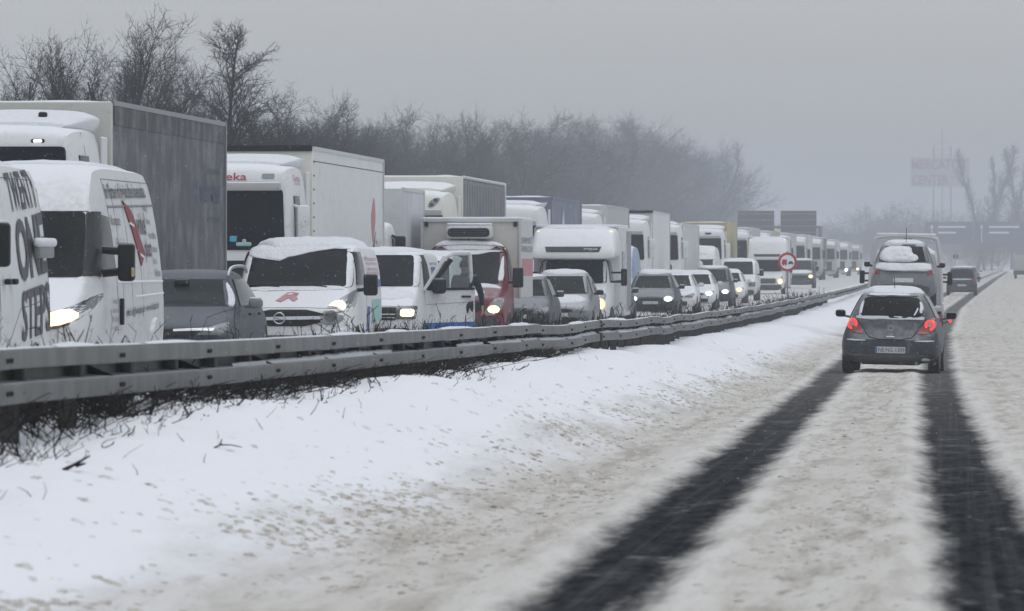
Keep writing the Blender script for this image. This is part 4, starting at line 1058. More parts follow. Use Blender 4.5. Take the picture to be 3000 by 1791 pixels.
def A_logo(v, x0, z0, s):
    """Gothic-style red letter A: a ribbon letter made of angled strips."""
    P = [[(0, .14), (.26, 0), (.5, .32), (.5, .64), (.26, .64), (.16, .41)], [(.26, .64), (.42, .95), (.66, 1.02), (.96, .89), (.94, .66), (.5, .62)], [(.7, .75), (.96, .86), (.9, .5), (1, .29), (.84, .05), (.64, .27), (.72, .5)], [(.48, .66), (.74, .66), (.74, .41), (.48, .36)]]
    for q in P: v.patch('logo_strip', [(x0 + a * s, z0 + b * s * .44) for a, b in q], M['ink_red'], off=.03, nu=8, nv=6)
    v.patch('logo_gap', [(x0 + a * s, z0 + b * s * .44) for a, b in [(.42, .72), (.60, .90), (.74, .84), (.58, .70)]], M['white_ink'], off=.042, nu=4, nv=4)
def pharmacy_van():
    v = van('pharmacy_van', 'white van with red pharmacy letter A on its bonnet and snow hanging over the windscreen', 'van', -10.26, 87.7, 1.98, 5.0, 1.98, M['white2'], cowl=(.98, 1.27), nose=.98, roof_y=1.72, roof_w=.90, belt=1.02, group=GV)
    w = v.w
    ws = v.patch('windscreen', corner([(-.91, 1.24), (.88, 1.26), (.89, 1.35), (.84, 1.87), (-.84, 1.87), (-.90, 1.35)], .07), M['glass'], nu=14, nv=9)
    v.patch('windscreen_snow', chaikin([(-.88, 1.93), (-.87, 1.80), (-.70, 1.70), (-.52, 1.76), (-.36, 1.67), (-.12, 1.74), (.20, 1.82), (.55, 1.87), (.87, 1.92)], 1, True), M['snow'], nu=26, nv=7, puff=.05, seed=4, jag=.02)
    v.patch('cowl_snow', chaikin([(-.86, 1.20), (.82, 1.22), (.84, 1.28), (.3, 1.29), (.1, 1.27), (-.5, 1.28), (-.86, 1.25)], 1, True), M['snow'], nu=20, nv=4, puff=.02, seed=6, jag=.015)
    for x, dx in ((-.25, -.55), (.5, -.55)): MB().tube([(x, .92, 1.27), (x + dx, 1.0, 1.30)], .012, 6).build('wiper', M['black'], v.root)
    A_logo(v, -.24, 1.04, .34)
    gr = v.patch('grille', chaikin([(-.56, .66), (.52, .66), (.56, .92), (-.58, .92)], 1, True), M['black'], off=.014, nu=10, nv=5)
    v.patch('grille_bar', [(-.56, .75), (.50, .77), (.50, .82), (-.56, .80)], M['chrome'], off=.035, nu=10, nv=2, parent=gr)
    e = [(math.cos(k * math.pi / 12), math.sin(k * math.pi / 12)) for k in range(25)]
    yy = v.hit(-.14, .78, 'f')[0].y - .05
    em = MB().tube([(-.14 + .085 * a, yy, .785 + .085 * b) for a, b in e], .011, 8).tube([(-.21, yy, .80), (-.12, yy, .795), (-.16, yy, .775), (-.07, yy, .77)], .009, 6).build('emblem', M['chrome'], gr, 60)
    hl = [(.50, .66), (.86, .72), (.95, .94), (.95, 1.24), (.88, 1.20), (.50, .88)]
    for sg in (1, -1):
        h = v.patch('headlight', [(sg * a, b) for a, b in chaikin(hl, 1, True)], M['lens'], off=.014, nu=8, nv=8)
        v.patch('lamp', [(sg * a, b) for a, b in chaikin([(.60, .97), (.72, .99), (.80, .93), (.86, .93), (.84, 1.02), (.76, 1.07), (.68, 1.05)], 1, True)], M['lamp_warm'], off=.03, nu=7, nv=6, parent=h)
        v.patch('lens_bowl', [(sg * (.66 + .10 * math.cos(a * math.pi / 6)), .82 + .09 * math.sin(a * math.pi / 6)) for a in range(12)], M['lens_dark'], off=.024, nu=6, nv=6, parent=h)
    v.patch('bumper_snow', chaikin([(.1, .48), (.85, .55), (.9, .64), (.6, .60), (.1, .56)], 1, True), M['snow'], nu=12, nv=4, puff=.03, seed=8, jag=.02)
    v.sides('side_window', [(1.28, 1.30), (2.25, 1.30), (2.25, 1.82), (1.72, 1.84)], M['glass'], nu=6, nv=5)
    T = v.text
    for s, z in (('Mozart', 1.68), ('Apotheke', 1.60), ('Lieferservice', 1.52), ('0203', 1.44)): T(s, 2.7, 4.5, z, z + .065, M['ink_pink'], 'r')
    v.patch('sticker', rr(3.2, .70, 4.6, 1.06, .03), M['teal'], 'r', off=.01); v.patch('sticker', rr(2.5, .55, 2.8, .95, .02), M['ink_blue'], 'r', off=.01); v.patch('sticker', rr(3.6, 1.26, 4.7, 1.38, .02), M['ink_blue'], 'r', off=.01)
    v.sides('sill_trim', [(1.4, .26), (4.5, .26), (4.5, .42), (1.4, .42)], M['white'], nu=6, nv=2)
    v.seam([(2.4, .4), (2.4, 1.85)], name='door_seam')
    mirror(v, w + .05, 1.2, 1.30, .22, .34, .16, .14, M['black'], 1, False); mirror(v, -w - .05, 1.2, 1.30, .22, .34, .16, .14, M['black'], -1, False)
    v.patch('roof_snow', chaikin([(-.84, 1.72), (.84, 1.72), (.86, 4.85), (-.86, 4.85)], 1, True), M['snow'], side='t', nu=16, nv=20, puff=.085, seed=3)
    return v
pharmacy_van()

def door_van():
    v = van('transporter_van', 'white van with lit headlights and its driver door standing open', 'van', -10.5, 102.0, 1.9, 5.0, 1.95, M['white'], cowl=(.9, 1.25), nose=.95, roof_y=1.62, roof_w=.88, belt=1.0, group=GV)
    w = v.w
    v.patch('windscreen', corner([(-.84, 1.27), (.84, 1.27), (.80, 1.84), (-.80, 1.84)], .07), M['glass'], nu=12, nv=8)
    for sg in (1, -1):
        h = v.patch('headlight', [(sg * a, b) for a, b in rr(.50, .68, .86, .92, .03)], M['lens_dark'], off=.014)
        v.patch('lamp', [(sg * a, b) for a, b in rr(.58, .73, .82, .86, .04)], M['lamp_warm'], off=.03, parent=h)
    g = v.patch('grille', rr(-.50, .66, .50, .90, .02), M['black'], off=.012)
    for z in (.70, .76): v.patch('chrome_strip', rr(-.49, z, .49, z + .018, .005), M['chrome'], off=.022, nu=6, nv=1, parent=g)
    for x, dx in ((-.25, -.5), (.4, -.5)): p = v.hit(x, 1.28, 'f')[0]; q = v.hit(x + dx, 1.33, 'f')[0]; MB().tube([(p.x, p.y - .03, p.z), (q.x, q.y - .03, q.z)], .011, 6).build('wiper', M['black'], v.root)
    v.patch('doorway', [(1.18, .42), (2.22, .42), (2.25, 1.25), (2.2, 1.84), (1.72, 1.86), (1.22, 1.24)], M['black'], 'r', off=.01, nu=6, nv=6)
    v.patch('side_window', [(1.25, 1.28), (2.2, 1.28), (2.2, 1.82), (1.7, 1.84)], M['glass'], 'l', nu=5, nv=4)
    v.text('IT', 2.9, 3.7, 1.30, 1.62, M['ink_blue'], 'r', bold=.03); v.text('service', 2.7, 4.2, 1.66, 1.72, M['ink_blue'], 'r')
    v.patch('side_stripe', rr(2.4, .50, 4.85, .68, .01), M['stripe_blue'], 'r', off=.01)
    v.patch('bonnet_snow', chaikin([(-.75, .35), (.75, .35), (.8, .86), (-.8, .86)], 1, True), M['snow'], side='t', nu=12, nv=8, puff=.025, seed=1)
    v.patch('roof_snow', chaikin([(-.80, 1.64), (.80, 1.64), (.80, 4.85), (-.80, 4.85)], 1, True), M['snow'], side='t', nu=14, nv=18, puff=.04, seed=12)
    mirror(v, -w - .02, 1.2, 1.32, .2, .28, .15, .1, M['black'], -1)
    # the open door: an outer skin with a window opening, hinged at the front pillar
    hx, hy, ang = w - .03, 1.16, R(52)
    dr = bpy.data.objects.new('open_door', None); col.objects.link(dr); dr.parent = v.root; dr.location = (hx, hy, 0); dr.rotation_euler = (0, 0, -ang); dr['label'] = 'driver door standing open towards the median'
    Ld = 1.08
    out = [(0, .40), (Ld - .04, .40), (Ld, .7), (Ld, 1.22), (Ld - .06, 1.80), (Ld - .12, 1.90), (.62, 1.88), (.42, 1.76), (.02, 1.24)]
    inn = [(.16, 1.24), (Ld - .10, 1.26), (Ld - .15, 1.80), (.66, 1.80), (.52, 1.72)]
    mb = MB(); mb.prism([(a, b) for a, b in out[:4]] + [(.0, 1.20)], 'x', -.05, .012)
    fr = [((.0, 1.18), (.44, 1.80)), ((.42, 1.78), (.64, 1.87)), ((.62, 1.865), (Ld - .10, 1.87)), ((Ld - .095, 1.86), (Ld - .055, 1.2))]
    for (a, b), (c, d) in fr: mb.tube([(-.02, a, b), (-.02, c, d)], .042, 8)
    mb.build('door_panel', M['white'], dr, 30)
    MB().prism([(.0, 1.20), (.13, 1.20), (.60, 1.74), (.52, 1.78)], 'x', -.03, .026).build('window_trim', M['black'], dr, 0)
    MB().prism([(.05, 1.19), (Ld - .02, 1.20), (Ld - .02, 1.245), (.05, 1.235)], 'x', -.03, .03).build('window_ledge', M['black'], dr, 0)
    MB().prism([(.1, 1.22), (Ld - .08, 1.24), (Ld - .12, 1.83), (.64, 1.83), (.5, 1.74)], 'x', -.012, -.006).build('door_window', M['clear'], dr, 0)
    MB().prism([(0, .44), (Ld - .02, .44), (Ld - .01, .62), (0, .60)], 'x', .0, .018).build('door_stripe', M['stripe_blue'], dr, 0)
    MB().rbox(.01, .05, Ld - .30, Ld - .10, 1.06, 1.10, .015, 2).build('door_handle', M['black'], dr)
    MB().prism([(.02, .93), (Ld - .02, .98), (Ld - .02, .99), (.02, .94)], 'x', 0, .016).build('door_crease', M['trim'], dr, 0)
    MB().rbox(.03, .24, .10, .34, 1.13, 1.42, .07, 3).build('door_mirror', M['black'], dr, 60)
    MB().rbox(-.10, -.05, .08, Ld - .1, .5, 1.16, .03, 2).build('door_card', M['darkgrey'], dr)
    return v
def clear_glass():
    m = bpy.data.materials.new('clear_window'); m.use_nodes = True; nt = m.node_tree; nt.nodes.clear()
    o = nt.nodes.new('ShaderNodeOutputMaterial'); t = nt.nodes.new('ShaderNodeBsdfTransparent'); g = nt.nodes.new('ShaderNodeBsdfGlossy'); mx = nt.nodes.new('ShaderNodeMixShader')
    t.inputs[0].default_value = (.72, .78, .77, 1); g.inputs['Roughness'].default_value = .08; mx.inputs[0].default_value = .10
    nt.links.new(t.outputs[0], mx.inputs[1]); nt.links.new(g.outputs[0], mx.inputs[2]); nt.links.new(mx.outputs[0], o.inputs[0])
    return m
M['clear'] = clear_glass()
dv = door_van()

# ------------------------------------------------------------------ the driver behind the open door
def skinned(name, verts, edges, mat, parent, sub=2):
    """One continuous body: a skeleton of joints with radii grown into a surface."""
    me = bpy.data.meshes.new(name); me.from_pydata([v[:3] for v in verts], edges, []); o = bpy.data.objects.new(name, me); col.objects.link(o)
    sk = o.modifiers.new('skin', 'SKIN'); sk.use_smooth_shade = True
    ly = me.skin_vertices[0].data
    for i, v in enumerate(verts): ly[i].radius = (v[3], v[4] if len(v) > 4 else v[3])
    ly[0].use_root = True
    ss = o.modifiers.new('sub', 'SUBSURF'); ss.levels = sub; ss.render_levels = sub
    dg = bpy.context.evaluated_depsgraph_get(); ev = o.evaluated_get(dg); m2 = bpy.data.meshes.new_from_object(ev)
    o.modifiers.clear(); o.data = m2; m2.name = name; m2.materials.clear(); m2.materials.append(mat)
    m2.polygons.foreach_set('use_smooth', [True] * len(m2.polygons))
    if parent: o.parent = parent
    return o
def person():
    c, s = math.cos(R(57)), math.sin(R(57))
    px = pix(1362, 800, 103.85); X, Y = px.x, 103.85; z = float(zopp(Y))
    root = thing('person', 'person in dark navy jacket standing behind the open van door, back turned', 'person', (X, Y, z), None, (0, 0, R(-8)))
    # joints: x to the viewer's right, y away from the viewer (the way the person faces), z up
    J = dict(pel=(0, 0, .93), spi=(0, .02, 1.13), che=(.0, .03, 1.32), nck=(-.015, .04, 1.49), hd0=(-.02, .05, 1.58), hd1=(-.02, .07, 1.68),
             shr=(.19, .02, 1.42), elr=(.29, .05, 1.14), wrr=(.335, -.02, .90), shl=(-.19, .04, 1.42), ell=(-.25, .14, 1.16), wrl=(-.16, .34, 1.08),
             hpr=(.09, .0, .90), knr=(.11, .05, .49), anr=(.10, .0, .09), ftr=(.11, .17, .045), hpl=(-.09, .0, .90), knl=(-.11, .06, .49), anl=(-.11, .02, .09), ftl=(-.12, .19, .045))
    rad = dict(pel=(.14, .105), spi=(.13, .10), che=(.155, .105), nck=(.056, .056), hd0=(.072, .082), hd1=(.078, .092), shr=(.062, .062), elr=(.044, .044), wrr=(.028, .024), shl=(.062, .062), ell=(.044, .044), wrl=(.028, .024),
               hpr=(.085, .085), knr=(.06, .06), anr=(.04, .04), ftr=(.04, .03), hpl=(.085, .085), knl=(.06, .06), anl=(.04, .04), ftl=(.04, .03))
    E = [('pel', 'spi'), ('spi', 'che'), ('che', 'nck'), ('nck', 'hd0'), ('hd0', 'hd1'), ('che', 'shr'), ('shr', 'elr'), ('elr', 'wrr'), ('che', 'shl'), ('shl', 'ell'), ('ell', 'wrl'), ('pel', 'hpr'), ('hpr', 'knr'), ('knr', 'anr'), ('anr', 'ftr'), ('pel', 'hpl'), ('hpl', 'knl'), ('knl', 'anl'), ('anl', 'ftl')]
    def grow(name, keys, mat, k=1., extra=None, add=0., parent=root, sub=2):
        ks = [q for q in J if q in keys]; ix = {q: i for i, q in enumerate(ks)}
        V = [(*J[q], rad[q][0] * k + add, rad[q][1] * k + add) for q in ks]; ed = [(ix[a], ix[b]) for a, b in E if a in ix and b in ix]
        if extra:
            for base, pts in extra:
                prev = ix[base]
                for p in pts: V.append(p); ed.append((prev, len(V) - 1)); prev = len(V) - 1
        return skinned(name, V, ed, mat, parent, sub)
    def hand(w, sg, d):
        """Palm plus five unequal curled fingers hanging from wrist w; sg = outward side."""
        x, y, zz = w; P = []
        palm = [(x + .005 * sg, y - .005, zz - .045, .026, .016), (x + .008 * sg, y - .005, zz - .085, .03, .014)]
        return palm, [(x + .008 * sg, y - .005, zz - .085)]
    pr, _ = hand(J['wrr'], 1, 0); pl, _ = hand(J['wrl'], -1, 0)
    for q in ('pel', 'spi', 'che', 'shr', 'shl', 'hpr', 'hpl', 'knr', 'knl', 'elr', 'ell'): rad[q + '_c'] = rad[q]; rad[q] = tuple(a * .62 for a in rad[q])
    body = grow('body', set(J), M['skin'], .93, [('wrr', pr), ('wrl', pl)])
    for q in list(rad):
        if q.endswith('_c'): rad[q[:-2]] = rad.pop(q)
    for (x, y, zz), sg in ((J['wrr'], 1), (J['wrl'], -1)):
        for k, (dy, ln) in enumerate(((-.03, .068), (-.01, .078), (.011, .073), (.03, .058))):
            skinned('finger', [(x + .008 * sg, y - .005 + dy, zz - .085, .0095), (x + .006 * sg, y - .005 + dy * 1.1, zz - .085 - ln * .5, .0088), (x - .012 * sg, y - .003 + dy * 1.1, zz - .085 - ln * .82, .008), (x - .028 * sg, y + dy * 1.05, zz - .085 - ln, .007)], [(0, 1), (1, 2), (2, 3)], M['skin'], root, 1)
        skinned('thumb', [(x, y + .02, zz - .035, .012), (x - .012 * sg, y + .045, zz - .065, .0105), (x - .02 * sg, y + .052, zz - .095, .009)], [(0, 1), (1, 2)], M['skin'], root, 1)
    nose = MB().tube([(-.02, .155, 1.66), (-.02, .175, 1.625), (-.02, .155, 1.612)], [.008, .016, .012], 8).build('nose', M['skin'], root, 60)
    for sg in (-1, 1):
        MB().lathe([(.012, -.012), (.032, -.006), (.034, .004), (.02, .012)], 10, 'x', (-.02 + sg * .083, .06, 1.635)).build('ear', M['skin'], root, 60)
        MB().lathe([(.004, -.004), (.012, 0), (.004, .004)], 8, 'y', (-.02 + sg * .032, .152, 1.66)).build('eye', M['hair'], root, 60)
    MB().tube([(-.045, .148, 1.585), (-.02, .154, 1.583), (.005, .148, 1.585)], .006, 6).build('mouth', M['ink_red'], root, 60)
    # cap of short dark hair over crown, back and sides
    V = []; f = []; nu, nv = 16, 9
    for i in range(nv + 1):
        th = math.pi * .62 * i / nv
        for j in range(nu):
            ph = 2 * math.pi * j / nu; yb = math.sin(ph)
            lim = 1.0 if yb < .35 else .62
            t = th * lim; q = .006 * math.sin(j * 5 + i * 3)
            V.append((-.02 + (.091 + q) * math.sin(t) * math.cos(ph), .058 + (.108 + q) * math.sin(t) * yb, 1.665 + (.108 + q) * math.cos(t)))
    for i in range(nv):
        for j in range(nu): f.append([i * nu + j, i * nu + (j + 1) % nu, (i + 1) * nu + (j + 1) % nu, (i + 1) * nu + j])
    MB().add(V, f).build('hair', M['hair'], root, 180)
    grow('jacket', {'pel', 'spi', 'che', 'shr', 'elr', 'wrr', 'shl', 'ell', 'wrl'}, M['navy_cloth'], 1., None, .018)
    MB().lathe([(.085, -.01), (.075, .05), (.068, .055)], 14, 'z', (-.015, .04, 1.455)).build('collar', M['navy_cloth'], root, 60)
    grow('trousers', {'pel', 'hpr', 'knr', 'anr', 'hpl', 'knl', 'anl'}, M['navy_cloth'], 1., None, .014)
    for a in ('r', 'l'):
        x, y, zz = J['an' + a]
        MB().rbox(x - .05, x + .05, y - .07, y + .22, -.005, .10, .035, 3).build('shoe', M['black'], root, 60)
person()

van_hidden = van('small_van', 'white van roof showing behind the open door of the nearer van', 'van', -10.75, 112.5, 1.72, 4.4, 1.92, M['white'], cowl=(.95, 1.15), nose=.9, roof_y=1.55, group=GV)
van_hidden.patch('windscreen', corner([(-.70, 1.17), (.70, 1.17), (.64, 1.76), (-.64, 1.76)], .07), M['glass'], nu=8, nv=6)
van_hidden.patch('roof_snow', chaikin([(-.66, 1.58), (.66, 1.58), (.66, 4.2), (-.66, 4.2)], 1, True), M['snow'], side='t', nu=12, nv=14, puff=.05, seed=33)
van_hidden.pair('headlight', rr(.45, .68, .76, .86, .04), M['lens_dark'])

def red_truck():
    v = van('box_truck', 'dark red cab with light grey cold box and roof cooling unit, headlight lit', 'truck', -10.98, 127.0, 1.99, 2.3, 2.18, M['red'], cowl=(.95, 1.28), nose=1.0, roof_y=1.7, roof_w=.88, belt=1.1, group=None)
    w = v.w
    v.patch('windscreen', corner([(-.88, 1.28), (.88, 1.28), (.82, 2.02), (-.82, 2.02)], .07), M['glass'], nu=12, nv=8)
    v.patch('windscreen_snow', chaikin([(-.80, 2.04), (.78, 2.04), (.76, 2.0), (.5, 2.0), (.2, 1.93), (-.1, 1.96), (-.5, 1.95), (-.80, 1.98)], 1, True), M['snow'], nu=18, nv=4, puff=.03, jag=.03, seed=2)
    v.patch('windscreen_frost', chaikin([(.70, 1.34), (.86, 1.32), (.83, 1.9), (.78, 1.9), (.74, 1.6)], 1, True), M['snow'], nu=5, nv=10, puff=.012, jag=.03, seed=7)
    for sg in (1, -1):
        h = v.patch('headlight', [(sg * a, b) for a, b in chaikin([(.46, .56), (.78, .58), (.90, .74), (.92, .98), (.76, .97), (.60, .82)], 1, True)], M['lens'], off=.014, nu=7, nv=7)
        v.patch('lamp', [(sg * (.71 + .13 * math.cos(a * math.pi / 6)), .71 + .085 * math.sin(a * math.pi / 6)) for a in range(12)], M['lamp_warm'], off=.03, nu=6, nv=6, parent=h)
        p = v.hit(sg * .80, 2.07, 'f')[0]
        MB().lathe([(.03, 0), (.03, .02), (.01, .03)], 8, 'y', (p.x, p.y - .02, p.z)).build('marker_light', M['lamp_amber'], v.root)
    v.patch('grille', chaikin([(-.40, .60), (.40, .60), (.48, .92), (-.48, .92)], 1, True), M['black'], off=.012)
    v.patch('bonnet_snow', chaikin([(-.8, .72), (.78, .68), (.84, .92), (-.84, .92)], 1, True), M['snow'], side='t', nu=14, nv=8, puff=.03, seed=5)
    v.patch('bonnet_patch_snow', chaikin([(.2, 1.0), (.45, 1.02), (.5, 1.12), (.3, 1.16), (.1, 1.1)], 1, True), M['snow'], nu=8, nv=5, puff=.012, jag=.03, seed=15)
    v.sides('side_window', [(1.3, 1.32), (2.05, 1.32), (2.05, 1.98), (1.75, 2.0)], M['glass'], nu=5, nv=4)
    mirror(v, w + .04, 1.25, 1.42, .24, .46, .18, .16, M['black'], 1, False); mirror(v, -w - .04, 1.25, 1.42, .24, .46, .18, .16, M['black'], -1, False)
    v.patch('roof_snow', chaikin([(-.84, 1.7), (.84, 1.7), (.84, 2.2), (-.84, 2.2)], 1, True), M['snow'], side='t', nu=14, nv=8, puff=.08, seed=8)
    b = MB().rbox(-1.12, 1.12, 2.35, 6.2, .95, 2.76, .02, 2).build('cold_box', M['beige'], v.root)
    for sg in (-1, 1):
        MB().rbox(sg * 1.12 - .035, sg * 1.12 + .035, 2.31, 2.40, .93, 2.78, .015, 1).build('corner_post', M['lightgrey'], b)
        MB().rbox(*sorted((sg * 1.118, sg * 1.132)), 2.42, 6.15, .97, 2.72, .003, 1).build('side_panel', M['lightgrey'], b)
        MB().rbox(sg * 1.02 - .04, sg * 1.02 + .04, 2.30, 2.36, 2.58, 2.70, .01, 1).build('marker_lamp', M['black'], b)
    MB().rbox(-1.10, 1.10, 2.30, 2.37, 2.68, 2.78, .015, 1).build('top_rail', M['lightgrey'], b)
    MB().rbox(1.133, 1.137, 2.6, 6.1, 1.45, 1.85, .002, 1).build('side_stripe', M['ink_pink'], b)
    v.t = 1.133; flat_text(v, 'FRISCH', 2.7, 5.9, 2.0, 2.14, M['ink_soft'], b); flat_text(v, 'DIENST', 2.7, 5.9, 2.2, 2.34, M['ink_soft'], b)
    MB().rbox(-1.1, 1.1, 2.36, 6.18, 2.755, 2.80, .02, 2).build('box_snow', M['snow'], b, 60)
    u = MB().rbox(-.53, .53, 1.72, 2.34, 2.30, 2.62, .10, 3).build('cooling_unit', M['white'], v.root, 60)
    MB().prism([(a * .92, b) for a, b in rr(-.52, 2.34, .52, 2.54, .095)], 'y', 1.70, 1.74).build('cooling_grille', M['black'], u, 40)
    MB().rbox(-.5, .5, 1.74, 2.32, 2.60, 2.66, .03, 2).build('unit_snow', M['snow'], u, 60)
    for z in (2.38, 2.43, 2.48): MB().box(-.44, .44, 1.69, 1.70, z, z + .012).build('cooling_slat', M['darkgrey'], u, 0)
    for sg in (-1, 1): wheel(v, sg * .85, 5.0, .34, .24)
    MB().rbox(-.7, .7, 1.0, 6.1, .45, .95, .05, 2).build('chassis', M['black'], v.root)
    p = v.hit(0, 2.1, 'f')[0]; MB().tube([(0, 1.75, 2.16), (0, 1.85, 2.5)], .008, 5).build('aerial', M['black'], v.root)
    return v
red_truck()

car('hatchback_car', 'dark grey hatchback half hidden behind the cold box truck', -10.42, 135.3, M['dark_car'], 1.74, 4.1, 1.50, group=GC, snow_roof=.02)
car('estate_car', 'grey car with thick snow on its bonnet in front of the motorhome', -9.82, 141.0, M['silver_car'], 1.74, 4.4, 1.58, group=GC, snow_hood=True, snow_roof=.05, cowl=(1.1, .98), roof_y=1.8, roof_w=.72, mir=M['black'])

def motorhome(label, X, Y, lamp, text=None, detail=2, W=2.3, H=2.76):
    v = van('motorhome', label, 'motorhome', X, Y, 2.0, 2.6, 2.02, M['white2'], cowl=(.85, 1.25), nose=.95, roof_y=1.55, roof_w=.9, belt=1.05, group='white motorhomes in the queue')
    w = v.w
    v.patch('windscreen', corner([(-.87, 1.26), (.87, 1.26), (.84, 1.90), (-.84, 1.90)], .07), M['glass'], nu=12, nv=8)
    for sg in (1, -1):
        h = v.patch('headlight', [(sg * a, b) for a, b in chaikin([(.54, .60), (.84, .62), (.90, .98), (.80, 1.02), (.62, .78)], 1, True)], M['lens'], off=.014, nu=6, nv=6)
        v.patch('lamp_halo', [(sg * (.74 + .15 * math.cos(a * math.pi / 6)), .72 + .16 * math.sin(a * math.pi / 6)) for a in range(12)], M['halo_warm'], off=.022, nu=6, nv=6, parent=h)  # added halo disc, glowing dimly round the lamp
        v.patch('lamp', [(sg * (.74 + .10 * math.cos(a * math.pi / 6)), .70 + .10 * math.sin(a * math.pi / 6)) for a in range(12)], lamp, off=.03, nu=6, nv=6, parent=h)
        m = mirror(v, sg * (w + .22), 1.2, 1.42, .16, .46, .16, .2, M['black'], sg, False)
        for z in (1.30, 1.54): MB().tube([(sg * (w - .04), 1.28, z), (sg * (w + .26), 1.26, z)], .03, 6).build('mirror_arm', M['black'], m)
    v.patch('grille', rr(-.5, .60, .5, .88, .05), M['darkgrey'], off=.012)
    v.patch('bonnet_snow', chaikin([(-.75, .35), (.75, .35), (.82, .82), (-.82, .82)], 1, True), M['snow'], side='t', nu=12, nv=8, puff=.03, seed=3)
    v.sides('side_window', [(1.15, 1.30), (2.0, 1.30), (2.0, 1.86), (1.55, 1.88)], M['glass'], nu=5, nv=4)
    h2 = W / 2; keep = v.bvh, v.cur
    st = [(.62, 1.92, 1.99, h2 * .88, h2 * .93, 1.96, h2 * .90, .02), (.70, 1.90, 2.16, h2 * .92, h2 * .97, 2.0, h2 * .93, .05), (1.25, 1.88, H - .12, h2 * .94, h2, 2.1, h2 * .94, .10), (1.6, 1.88, H - .02, h2 * .95, h2, 2.2, h2 * .95, .1), (2.4, 1.88, H, h2 * .96, h2, 2.2, h2 * .96, .1)]
    a = v.body(loft(st, 2, 1), M['white2'], 'sleeping_berth')
    v.patch('dark_strip', chaikin([(-.70, 2.08), (.68, 2.08), (.74, 2.22), (-.74, 2.22)], 0, True), M['blackflat'], off=.014, nu=12, nv=3)
    if text: v.text(text, .28, .64, 2.12, 2.18, M['white_ink'], 'f', off=.02, shear=.0)
    v.patch('berth_snow', chaikin([(-.9, 1.45), (.9, 1.45), (1.0, 2.3), (-1.0, 2.3)], 1, True), M['snow'], side='t', nu=12, nv=8, puff=.04, seed=4)
    for x in (-.95, .95):
        p = v.hit(x, H - .14, 'f')[0]; MB().rbox(p.x - .03, p.x + .03, p.y - .02, p.y + .05, p.z - .012, p.z + .012, .008, 1).build('marker_light', M['lamp_amber'], a)
    v.bvh, v.cur = keep
    b = MB().rbox(-h2, h2, 2.38, 6.9, .38, H - .01, .06, 2).build('living_box', M['white'], v.root)
    MB().rbox(h2 - .01, h2 + .012, 2.9, 4.0, 1.5, 2.1, .01, 1).build('side_window', M['glass'], b); MB().rbox(h2 - .01, h2 + .014, 4.6, 5.3, .5, 2.3, .01, 1).build('side_door', M['lightgrey'], b)
    MB().rbox(h2 - .01, h2 + .02, 5.0, 6.88, .5, H - .1, .01, 1).build('rear_panel', M['trim'], b)
    MB().rbox(-h2 + .05, h2 - .05, 2.3, 6.8, H - .03, H + .05, .03, 2).build('roof_snow', M['snow'], b, 60)
    return v
mh = motorhome('white motorhome with dark strip over the windscreen and a lit orange headlight', -9.92, 147.5, M['lamp_warm'], 'SPOJKAR')

# ------------------------------------------------------------------ the queue: far lane lorries
XL = -13.68
def lorry_grey():
    v = lorry('white lorry cab with long grey curtain trailer at the picture edge', XL, 83.6, M['white2'], M['curtain'], top=4.0, rail=M['trim'], front=M['beige'], visor=False, wtop=3.28, L=13.1)
    t = v.t; tr = v.tr
    MB().box(t + .002, t + .012, v.g + .2, v.g + 13.0, 3.66, 3.945).build('curtain_band', M['black_band'], tr, 0)
    fm = {'x': t + .008}
    flat_text(v, 'WHEELMANN', v.g + 9.8, v.g + 12.4, 2.62, 2.92, M['ink_navy'], tr, bold=.02); flat_text(v, 'H', v.g + 9.0, v.g + 9.6, 2.6, 2.98, M['ink_navy'], tr, bold=.03)
    flat_text(v, 'LOGISTIK', v.g + 10.8, v.g + 12.4, 3.1, 3.2, M['ink_navy'], tr); flat_text(v, 'SPEDITION', v.g + 10.8, v.g + 12.4, 2.3, 2.4, M['ink_navy'], tr)
    for x in (-.62, .62):
        p = v.hit(x, 3.36, 'f')[0]; q = MB().rbox(x - .10, x + .10, p.y - .02, p.y + .04, 3.33, 3.39, .02, 2).build('marker_lamp', M['black'], v.cab)
        MB().rbox(x - .06, x + .06, p.y - .026, p.y, 3.345, 3.375, .005, 1).build('marker_glow', M['lamp_white'], q)
    MB().lathe([(.05, 0), (.05, .02)], 12, 'y', (.85, v.g - .07, 3.72)).build('vent', M['black'], tr)
    for y in (.9, ): MB().rbox(.50, .62, .95, 1.10, 3.62, 3.80, .03, 2).build('horn', M['black'], v.cab)
    v.seam([(1.05, 2.2), (1.05, 3.5)], 'r', .012, 'cab_seam')
M['black_band'] = curtain_mat('dark_curtain_band', (.022, .023, .026))
lorry_grey()
